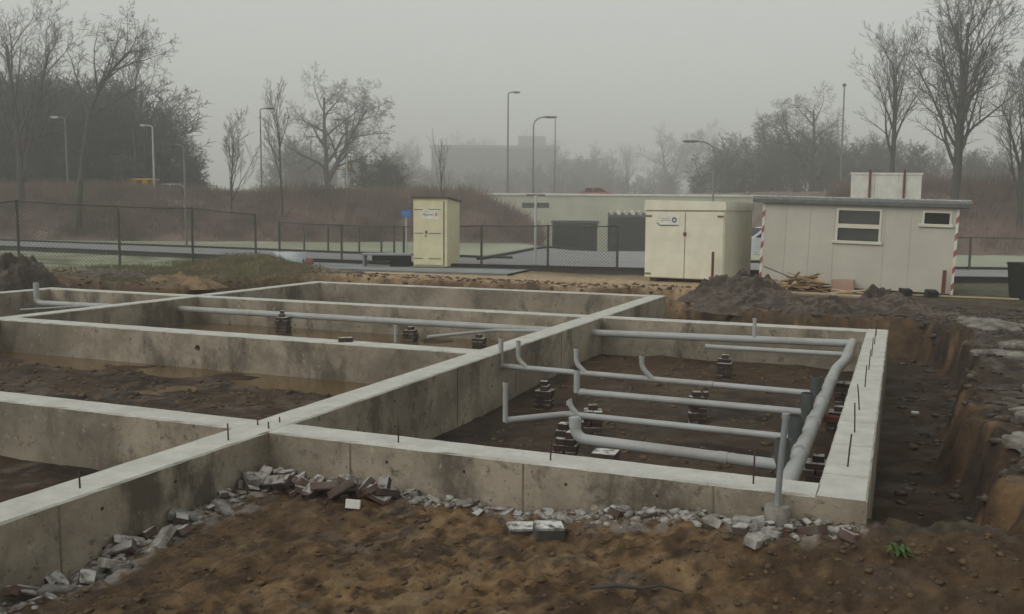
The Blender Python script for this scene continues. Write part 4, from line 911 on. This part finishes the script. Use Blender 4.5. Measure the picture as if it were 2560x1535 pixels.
# ---------------------------------------------------------------- signs and lamps
x, y = B(0.78, 31.8); S1 = empty('direction_sign', (x, y, 0), R(22.6), 'grey sign post seen from behind with two boards on top', 'sign post')
smooth_by_angle(MB().tube([(0, 0, -.1), (0, 0, 2.46)], .045, 10).build('post', M_LAMPL, S1), 50); MB().tube([(0, 0, -.1), (0, 0, .12)], .07, 10).build('post_foot', M_BLACK, S1)
MB().bevbox(-.46, .46, .05, .08, 2.04, 2.22, .006).build('sign_board', M_SIGNB, S1); MB().bevbox(-.32, .32, .05, .08, 2.44, 2.50, .006).build('upper_board', M_SIGNB, S1)
for z in (2.09, 2.17): MB().box(-.06, .06, .0, .05, z-.01, z+.01).build('clamp', M_STEEL, S1)
x, y = B(-4.55, 40); S2 = empty('blue_sign', (x, y, 0), R(22.6), 'small blue sign on a thin grey post left of the toilet', 'sign')
smooth_by_angle(MB().tube([(0, 0, -.1), (0, 0, 1.95)], .03, 8).build('post', M_LAMPL, S2), 50)
bs = MB().bevbox(-.22, .22, -.05, -.03, 1.64, 1.96, .005).build('sign_board', M_BLUE, S2); MB().box(-.14, .12, -.0525, -.0505, 1.83, 1.86).build('pale_line', plain('pale blue ink', (.28, .38, .55), None, 5, .6, 0), bs); MB().box(-.16, .16, -.0525, -.0505, 1.74, 1.76).build('pale_line', bpy.data.materials['pale blue ink'], bs)

def lamp(u, v, z0, z1, arm, label, mat=M_LAMP, r=.075, curve=True, hl=.75, head=M_LAMPD, group='street lamps'):
    """arm: length to the right (+) or left (-) along the embankment"""
    x, y = B(u, v); o = empty('street_lamp', (x, y, z0-.3), R(22.6), label, 'street lamp', group); h = z1-z0+.3; s = 1 if arm > 0 else -1
    if abs(arm) > .1:
        P = [(0, 0, 0), (0, 0, h*.5), (0, 0, h-.75 if curve else h-.15)]
        P += [(arm*(1-math.cos(a)), 0, h-(.75 if curve else .15)*(1-math.sin(a))) for a in (.5, .9, 1.25, 1.57)]
        smooth_by_angle(MB().tube(P, [r*1.2, r]+[r*.75]*(len(P)-2), 8).build('pole', mat, o), 50)
        m = MB(); q = [(0, -.05), (hl*.3, -.1), (hl*.8, -.085), (hl, .0), (hl*.9, .06), (hl*.3, .075), (0, .05)]
        m.prism([(arm+s*(a), h+b) for a, b in q], -.14, .14); m.build('lamp_head', head, o)
    else:
        smooth_by_angle(MB().tube([(0, 0, 0), (0, 0, h)], [r*1.2, r*.7], 8).build('pole', mat, o), 50)
        m = MB().tube([(0, -.25, h-.02), (0, -.1, h+.02), (0, .15, h+.05), (0, .3, h+.05)], [.06, .14, .14, .05], 8); m.build('lamp_head', head, o)
    return o
lamp(1.75, 81.5, 3.3, 10.05, .9, 'tall street lamp with curved arm on the bridge beside a taller one', curve=True, hl=1.15)
lamp(-.5, 90, 3.6, 13.2, .45, 'tallest street lamp with short arm, standing behind the bridge', r=.08, curve=False, hl=.7)
lamp(4.45, 100, 3.7, 11.9, -.5, 'faint thin street lamp in the mist behind the bridge', r=.06, curve=False, hl=.7)
lamp(14.95, 70, 0.0, 7.2, -1.2, 'street lamp with long curved arm rising behind the white container', curve=True, hl=1.2)
lamp(-22.75, 85, 3.6, 11.0, .6, 'thin street lamp standing between the young bare trees', r=.07, curve=False, hl=.7)
lamp(-26.75, 70, 3.3, 8.1, -.5, 'pale street lamp pole in front of the dark wood', mat=M_LAMPL, curve=False, hl=.4, head=M_LAMPL)
lamp(-17.3, 49.5, 0.0, 5.3, -.5, 'grey street lamp rising from the grass verge before the embankment', mat=M_LAMP, curve=False, hl=.6, r=.06)
lamp(-33.2, 70, 3.0, 8.65, -.45, 'pale lamp head glimpsed among the trunks of the dark wood', mat=M_LAMP, curve=False, hl=.6, head=M_LAMPL)
lamp(27.9, 80, 3.8, 12.7, 0, 'straight street lamp pole left of the tall bare trees behind the hut', r=.08)
lamp(-16.9, 95, 3.7, 11.0, -.35, 'street lamp half hidden by the spreading bare tree', r=.05, curve=False, hl=.6)
x, y = B(-14.85, 84); TL = empty('traffic_light', (x, y, 3.3), R(22.6), 'traffic light with an orange lens on a white pole', 'traffic light')
smooth_by_angle(MB().tube([(0, 0, 0), (0, 0, 3.0)], .065, 8).build('pole', M_LAMPL, TL), 50)
hd = MB().bevbox(.10, .50, -.15, .12, 2.05, 3.05, .02).build('signal_head', M_LAMPD, TL)
for z, mt in ((2.83, M_LAMPD), (2.55, M_ORANGE), (2.25, M_LAMPD)): MB().tube([(.30, -.15, z), (.30, -.18, z)], .12, 12).build('lens', mt, hd)
MB().tube([(.06, 0, 2.5), (.12, 0, 2.5)], .03, 6).build('bracket', M_LAMPD, TL)

# ---------------------------------------------------------------- underpass
ux, uy = B(0, 80)
UP = empty('underpass', (ux, uy, 0), R(22.62), 'pale green grey concrete underpass wall with white parapet and two dark openings', 'underpass')
m = MB()
m.box(-4, 3.4, 0, .6, -2.2, 1.9).box(3.4, 7.3, 0, .6, 1.12, 1.9).box(7.3, 8.15, 0, .6, -2.2, 1.9).box(16, 22, 0, .6, -2.2, 1.9).box(-4, 22, 0, .6, 1.9, 3.32)
m.build('abutment_wall', M_BRIDGE, UP)
MB().box(-4.1, 22.1, -.12, .75, 3.322, 3.50).build('parapet', M_WHITE, UP)
MB().box(3.3, 7.4, -.10, .0, 1.00, 1.2).build('lintel_shade_bar', M_KERB, UP)  # lintel bar coloured dark for the shading along the top of the opening
for a, b, h in ((3.4, 7.3, 1.12), (8.15, 16, 1.9)):
    m = MB(); m.box(a-.3, a, .6, 16, -2.2, h+.3).box(b, b+.3, .6, 16, -2.2, h+.3).box(a, b, .6, 16, h, h+.3).box(a-.3, b+.3, 16, 16.4, -2.2, h+.3); m.build('tunnel_lining_end_stop', M_KERB, UP)  # end wall added to shut out daylight and keep the openings dark
for k in range(13):
    x0 = 8.1+k*.6; m = MB().tube([(x0+.3, -.9, 1.86), (x0+.3, .3, 1.95)], .17, 10); m.build('canopy_rib', M_WHITE if k % 2 else M_BRIDGE, UP)
MB().box(8.15, 16, -.85, -.002, 1.55, 1.80).build('canopy_beam', M_KERB, UP)

# ---------------------------------------------------------------- vehicles
def car(loc, rz, paint, label, cat='car'):
    o = empty('parked_car', loc, rz, label, cat)
    m = MB(); m.prism([(-2.0, .30), (2.0, .30), (2.08, .55), (1.98, .78), (1.0, .90), (-1.55, .93), (-2.0, .80), (-2.06, .5)], -.80, .80); body = m.build('car_body', paint, o)
    m = MB(); P = [(-1.5, -.76, .92), (1.02, -.76, .90), (.35, -.60, 1.36), (-1.05, -.60, 1.38)]; V = P+[(x, -y, z) for x, y, z in P]
    m.add(V, [(0, 1, 2, 3), (7, 6, 5, 4), (0, 3, 7, 4), (1, 5, 6, 2), (3, 2, 6, 7), (0, 4, 5, 1)]); cab = m.build('cabin', paint, o)
    for s in (-1, 1):
        for xs in ((-1.22, -.42, -.5, -1.0), (-.36, .78, .30, -.36)):
            MB().add([(xs[0], s*.765, .97), (xs[1], s*.765, .97), (xs[2], s*.632, 1.30), (xs[3], s*.632, 1.30)], [(0, 1, 2, 3)]).build('side_window', M_GLASSD, cab)
    MB().add([(1.02, -.66, .94), (1.02, .66, .94), (.42, .54, 1.33), (.42, -.54, 1.33)], [(0, 1, 2, 3)]).build('windscreen', M_GLASSD, cab)
    MB().add([(-1.5, -.66, .97), (-1.5, .66, .97), (-1.1, .54, 1.33), (-1.1, -.54, 1.33)], [(0, 1, 2, 3)]).build('rear_window', M_GLASSD, cab)
    for x in (-1.25, 1.28):
        for y in (-.72, .72):
            w = MB().tube([(x, y-.09, .30), (x, y+.09, .30)], .30, 16).build('wheel', M_TYRE, o); MB().tube([(x, y-.098, .30), (x, y+.098, .30)], .17, 10).build('rim', M_STEEL, w)
    for y in (-.58, .58): MB().box(2.0, 2.075, y-.16, y+.16, .55, .70).build('headlight', M_WHITE, o)
    return o
x, y = B(7.7, 86); car((x, y, 2.80), R(22.6), M_CARR, 'red car driving over the bridge behind the white parapet')
x, y = B(10.3, 37.5); car((x, y, 0.0), R(205), M_CARW, 'silver white car parked behind the gap between container and hut')
x, y = B(-26.4, 74); car((x, y, 2.55), R(22.6), M_CARW, 'pale car partly hidden by the crest of the embankment')
x, y = B(-28.7, 73); Yv = empty('yellow_loader', (x, y, 2.72), R(22.6), 'yellow wheel loader seen over the crest of the embankment', 'loader')
MB().bevbox(-1.0, -.35, -.6, .6, .5, 1.55, .05).build('cab', M_YEL, Yv); MB().bevbox(-.35, .25, -.5, .5, .5, 1.05, .05).build('engine_hood', M_TYRE, Yv)
MB().bevbox(.1, .55, -.6, .6, .55, 1.42, .05).build('mast', M_YEL, Yv); MB().bevbox(-1.05, 1.0, -.65, .65, 1.42, 1.55, .02).build('roof_beam', M_YEL, Yv)
for xx in (-.7, .5):
    for s in (-.55, .55): MB().tube([(xx, s-.12, .35), (xx, s+.12, .35)], .38, 14).build('wheel', M_TYRE, Yv)

# ---------------------------------------------------------------- far building
x, y = B(-28.3, 326); BL = empty('far_building', (x, y, 3.5), R(22.62), 'long flat roofed grey building fading into the mist', 'building')
MB().box(0, 20.4, 0, 12, -4, 9.0).build('wall', M_BLDG, BL); MB().box(-.3, 20.7, -.3, 12.3, 9.0, 9.45).build('roof', M_BLDGP, BL)
MB().box(20.41, 27, 1, 12, -4, 7.2).build('wing_wall', M_BLDG, BL); MB().box(20.41, 27.2, .8, 12.2, 7.2, 7.5).build('wing_roof', M_BLDGP, BL)
MB().box(14, 18.5, 3, 8, 9.46, 11.1).build('roof_house', M_BLDGP, BL)
for k in range(3):
    for j in range(9): MB().box(1.0+j*2.15, 2.5+j*2.15, -.05, .02, 1.0+k*2.8, 2.4+k*2.8).build('window', M_SIGNB, BL)

BL.scale = (2.15, 2.0, 2.25)
# ---------------------------------------------------------------- trees
def grow_tree(seed, height, spread=0.5, trunk_frac=0.3, up=0.35, limbs=9, r0=.16, lean=(0, 0), levels=4, kids=(9, 6, 6, 5), curl=.16, fork=1, start=None, twig=.012, coarse=False, path=None):
    """returns (segments of trunk and limbs, twigs) as (p0, p1, r0, r1)"""
    g = random.Random(seed); big = []; small = []
    def branch(p, d, L, r, lev):
        n = (7, 5, 3, 2, 1)[min(lev, 4)] if not coarse else (6, 4, 2, 1)[min(lev, 3)]; pts = [(p.copy(), r)]; q = p.copy(); dd = d.copy()
        for i in range(n):
            w = curl*(0.45 if lev == 0 else 1.0)
            dd = (dd+Vector((g.uniform(-w, w), g.uniform(-w, w), g.uniform(-w, w)))+Vector((0, 0, up*(.10 if lev else .05)))).normalized()
            q = q+dd*(L/n); rr = max(twig*.45, r*(1-(i+1)/n*(.72 if lev == 0 else .85))); pts.append((q.copy(), rr))
        if lev == 0 and path:
            n = len(path)-1; pts = [(Vector(q_), r*(1-.8*i_/n)) for i_, q_ in enumerate(path)]
        for (a, ra), (b, rb) in zip(pts[:-1], pts[1:]): (big if lev <= 1 else small).append((a, b, ra, rb))
        if lev >= levels: return
        nk = kids[lev] if lev < len(kids) else 4
        for k in range(nk):
            lo = trunk_frac if lev == 0 else .22
            s = lo+(1-lo)*(k+g.random()*.8)/nk; f = min(s*n, n-1e-3); i = int(f); a, ra = pts[i]; b, rb = pts[i+1]; o = a.lerp(b, f-i); rr = ra+(rb-ra)*(f-i)
            tg = (b-a).normalized(); az = k*2.399+g.uniform(-.5, .5); ort = tg.orthogonal().normalized(); ort = Matrix.Rotation(az, 3, tg) @ ort
            ang = g.uniform(.65, 1.15)*spread*(1.35 if lev else 1.0)
            nd = (tg*math.cos(ang)+ort*math.sin(ang)); nd = (nd+Vector((0, 0, up*.3))).normalized()
            LL = L*(.62 if lev == 0 else .55)*g.uniform(.65, 1.1)*((1.15-.55*s) if lev == 0 else (1.1-.5*s)); branch(o, nd, LL, max(twig, rr*g.uniform(.50, .72)), lev+1)
    d0 = Vector((lean[0], lean[1], 1)).normalized()
    branch(Vector((0, 0, -.2)), d0, height, r0, 0)
    if fork == 2:
        branch(Vector((0, 0, height*.14)), (d0+Vector((.28, .1, 0))).normalized(), height*.82, r0*.7, 0)
    return big, small
def tubes_np(segs, sides=5):
    if sides == 3: return seg_prisms([tuple(s[0]) for s in segs], [tuple(s[1]) for s in segs], [s[2] for s in segs], [s[3] for s in segs])
    m = MB()
    for a, b, ra, rb in segs: m.tube([a, b], [ra, rb], sides, cap=False)
    return np.array(m.v), np.array(m.f)
TREE_MESH = {}
def tree_meshes(key, **kw):
    if key not in TREE_MESH:
        big, small = grow_tree(**kw); V, F = tubes_np(big, 5); a = np_mesh('trunk', V, F); a.materials.append(M_BARK)
        V, F = tubes_np(small, 3); b = np_mesh('crown', V, F); b.materials.append(M_TWIG); TREE_MESH[key] = (a, b)
    return TREE_MESH[key]
def tree(key, u, v, z, rz, sc, label, group='bare trees', **kw):
    a, b = tree_meshes(key, **kw); x, y = B(u, v); z = float(bank_z(np.array([u]), np.array([v]))[0])-.1; o = empty('bare_tree', (x, y, z), rz, label, 'tree', group); o.scale = (sc, sc, sc)
    link_mesh('trunk', a, None, o); link_mesh('crown', b, None, o); return o
RZ = R(22.6)
tree('a', -32.5, 62, 2.3, RZ, .86, 'tall bare tree forking low before the dark wood', seed=11, height=12.6, spread=.55, trunk_frac=.25, limbs=9, r0=.30, kids=(11, 7, 6, 5), fork=2, up=.45, twig=.014)
tree('lean', -27.0, 58, 2.5, RZ, 1.0, 'slender bare tree whose top leans to one side', seed=23, height=8.5, spread=.75, trunk_frac=.48, r0=.24, kids=(13, 6, 5, 4), up=.30, curl=.2, twig=.013, path=[(0, 0, -.3), (.15, 0, 2), (.4, .1, 4), (.75, 0, 6), (1.1, .1, 7.6), (1.75, 0, 9), (2.7, .1, 10.1), (3.7, 0, 11)])
tree('b', -31.3, 78, 3.3, RZ+1, .80, 'thin bare tree with upright top rising over the dark wood', seed=31, height=12.4, spread=.42, trunk_frac=.45, r0=.22, kids=(10, 6, 6, 4), up=.5, twig=.015)
tree('y', -18.3, 61, 2.0, RZ, .85, 'young bare tree on the embankment left of the thin street lamp', seed=41, height=6.2, spread=.36, trunk_frac=.15, r0=.10, kids=(11, 6, 5, 4), up=.55, twig=.010)
tree('y2', -15.0, 61, 1.8, RZ+2, .92, 'young bare tree on the embankment right of the thin street lamp', seed=43, height=7.6, spread=.32, trunk_frac=.3, r0=.10, kids=(10, 6, 5, 3), up=.55, twig=.010)
tree('s', -18.2, 93, 3.6, RZ, 1.05, 'wide spreading bare tree beside the traffic light', seed=57, height=9.6, spread=.85, trunk_frac=.16, r0=.34, kids=(11, 8, 7, 5), fork=2, up=.25, curl=.24, twig=.016)
tree('sap', -4.1, 57.5, 1.9, RZ, 1.0, 'thin sapling on the embankment above the toilet', seed=61, height=5.6, spread=.28, trunk_frac=.4, r0=.07, kids=(7, 4, 3), levels=3, up=.4, lean=(-.06, 0), twig=.008)
tree('s', 33.0, 104, 3.6, RZ+2.4, .98, 'broad bare tree rising behind the hut roof beside the straight lamp pole', seed=57, height=9)
tree('c', 25.0, 62, 3.5, RZ, .82, 'bare tree with upswept limbs behind the white board', seed=71, height=10.2, spread=.52, trunk_frac=.22, r0=.24, kids=(12, 7, 6, 5), up=.6, curl=.13, twig=.013)
tree('d', 24.6, 52, 3.3, RZ+.5, .95, 'tallest bare tree with twin upright stems behind the hut', seed=83, height=11.6, spread=.62, trunk_frac=.2, r0=.26, kids=(14, 8, 6, 5), fork=2, up=.45, curl=.14, twig=.013)
tree('c', 27.6, 51, 3.4, RZ+2.5, .72, 'smaller bare tree at the far end of the embankment behind the dark bin', seed=71, height=10)
for k, (u, v, key, sc, rz) in enumerate([(-41, 297, 's', 1.85, 1.), (-30, 297, 's', 1.75, 2.), (-17, 335, 's', 2.2, .4), (7.2, 335, 's', 2.2, .3), (28, 297, 's', 1.65, 1.2), (46, 275, 's', 1.95, .9), (58, 272, 's', 2.0, 2.2), (37, 305, 'c', 1.5, .5)]):
    tree(key, u, v, 3.6, rz, sc, 'pale bare tree fading into the mist far behind the bridge', 'far trees in the mist', seed=1, height=9)

# woods: one mass of trees each
PROT = []
for sd_, hgt, spr in ((101, 9.0, .55), (103, 8.0, .7), (107, 6.5, .8), (109, 3.2, 1.0)):
    b_, s_ = grow_tree(sd_, hgt, spr, .12 if hgt > 4 else .02, .4, r0=.15, kids=(9, 7, 8), levels=3, twig=.030, curl=.2, coarse=True)
    PROT.append(seg_prisms([tuple(q[0]) for q in b_+s_], [tuple(q[1]) for q in b_+s_], [q[2] for q in b_+s_], [q[3] for q in b_+s_]))
def wood(spots, label, seed, mat=M_WOODS):
    g = random.Random(seed); VV = []; FF = []; off = 0
    for u, v, z, h in spots:
        i = 3 if h < 4.2 else g.choice((0, 1, 2)); V, F = PROT[i]; s = h/(V[:, 2].max()); a = g.uniform(0, 6.28); x, y = B(u, v); w = s*g.uniform(.9, 1.3)
        VV.append(np.stack([(V[:, 0]*math.cos(a)-V[:, 1]*math.sin(a))*w+x, (V[:, 0]*math.sin(a)+V[:, 1]*math.cos(a))*w+y, V[:, 2]*s+z], -1)); FF.append(F+off); off += len(V)
    return tag(link_mesh('wood', np_mesh('wood', np.concatenate(VV), np.concatenate(FF)), mat), label, 'wood', kind='stuff')
g = random.Random(3); sp = []
def left_top(u): return np.interp(u, [-60, -46, -40, -35, -32, -30.2, -28.9, -27.5], [10, 10, 10, 9.6, 8.4, 5.6, 3.2, 1.5])
for k in range(170):
    u = g.uniform(-54, -28.2); v = g.uniform(78, 96); h = left_top(u*85/v)*g.uniform(.75, 1.18)*v/85; sp.append((u*v/85, v, 3.2, max(h, 1.6)))
for k in range(110): u = g.uniform(-52, -28.5); v = g.uniform(72, 90); sp.append((u*v/85, v, 3.0, g.uniform(2.4, 4.0)))
wood(sp, 'dark dense leafless wood beyond the embankment', 5)
sp = []
for k in range(46): u = g.uniform(-25, -9.5); v = g.uniform(145, 185); h = 1.6*np.interp(u, [-25, -23, -19, -15, -12.5, -11.5, -9.5], [3, 6.5, 6, 5, 6.5, 5, 2])*g.uniform(.75, 1.1); sp.append((u*v/95, v, 3.6, h))
for k in range(16): u = g.uniform(-14.4, -11); v = g.uniform(88, 94); sp.append((u, v, 3.6, g.uniform(2.5, 4.8)*(1-.16*abs(u+13))))
wood(sp, 'leafless thicket behind the traffic light and the young trees', 6)
sp = []
for k in range(150): u = g.uniform(-14, 34); v = g.uniform(240, 312); h = 2.1*g.uniform(4.2, 7.4)*np.interp(u, [-12, 0, 8, 14, 17, 22, 34], [.8, .75, 1.0, .95, .6, .8, 1.2]); sp.append((u*v/130, v, 3.5, h))
for k in range(60): u = g.uniform(-14, 36); v = g.uniform(200, 240); sp.append((u*v/110, v, 3.4, g.uniform(4.3, 7)))
wood(sp, 'misty leafless belt of trees behind the bridge and the far building', 7)
sp = []
for k in range(110): u = g.uniform(17.5, 50); v = g.uniform(115, 150); h = 1.42*np.interp(u, [17.5, 19.7, 23.4, 29, 35, 43, 50], [2.5, 6.2, 7.4, 6.8, 6.2, 4.8, 4.8])*g.uniform(.75, 1.08); sp.append((u*v/90, v, 3.7, h))
for k in range(60): u = g.uniform(17, 52); v = g.uniform(96, 120); sp.append((u*v/85, v, 3.7, g.uniform(2.8, 4.6)))
wood(sp, 'leafless wood behind the hut and the tall bare trees', 8)

# rough grass (uncountable)
def grass(name, n, box, L, label, mat, seed, cond=None):
    g = np.random.default_rng(seed); x = g.uniform(box[0], box[1], n); y = g.uniform(box[2], box[3], n)
    ok = (sdist(x, y, DIG) > .1) & (fbm(x, y, .5, 71, 3) > -.15); x, y = x[ok], y[ok]; z = ground_z(x, y); l = L*g.uniform(.4, 1.2, len(x)); a = g.uniform(0, 6.28, len(x)); w = g.uniform(.1, .7, len(x))
    V, F = seg_prisms(np.stack([x, y, z-.02], -1), np.stack([x+np.cos(a)*l*w, y+np.sin(a)*l*w, z+l*np.sqrt(1-w*w)], -1), .006, .002)
    return tag(link_mesh(name, np_mesh(name, V, F), mat), label, 'grass', kind='stuff')
grass('rough_grass', 16000, (-24, -15.6, 17.8, 27), .13, 'short rough olive grass on the ground beside the chain link fence', M_GRASS, 3)

# ---------------------------------------------------------------- haze
hx0, hx1, hy0, hy1, hz0, hz1 = -480, 480, -65, 520, -4.0, 36.0
hz = MB().box(hx0, hx1, hy0, hy1, hz0, hz1).build('haze', None)
hm = bpy.data.materials.new('haze'); hm.use_nodes = True; t = hm.node_tree; t.nodes.clear()
out = t.nodes.new('ShaderNodeOutputMaterial'); pv = t.nodes.new('ShaderNodeVolumePrincipled')
pv.inputs['Color'].default_value = (0.985, 0.99, 0.98, 1); pv.inputs['Density'].default_value = 0.0043; pv.inputs['Anisotropy'].default_value = 0.8
t.links.new(pv.outputs[0], out.inputs['Volume']); hz.data.materials.append(hm); tag(hz, kind='stuff')
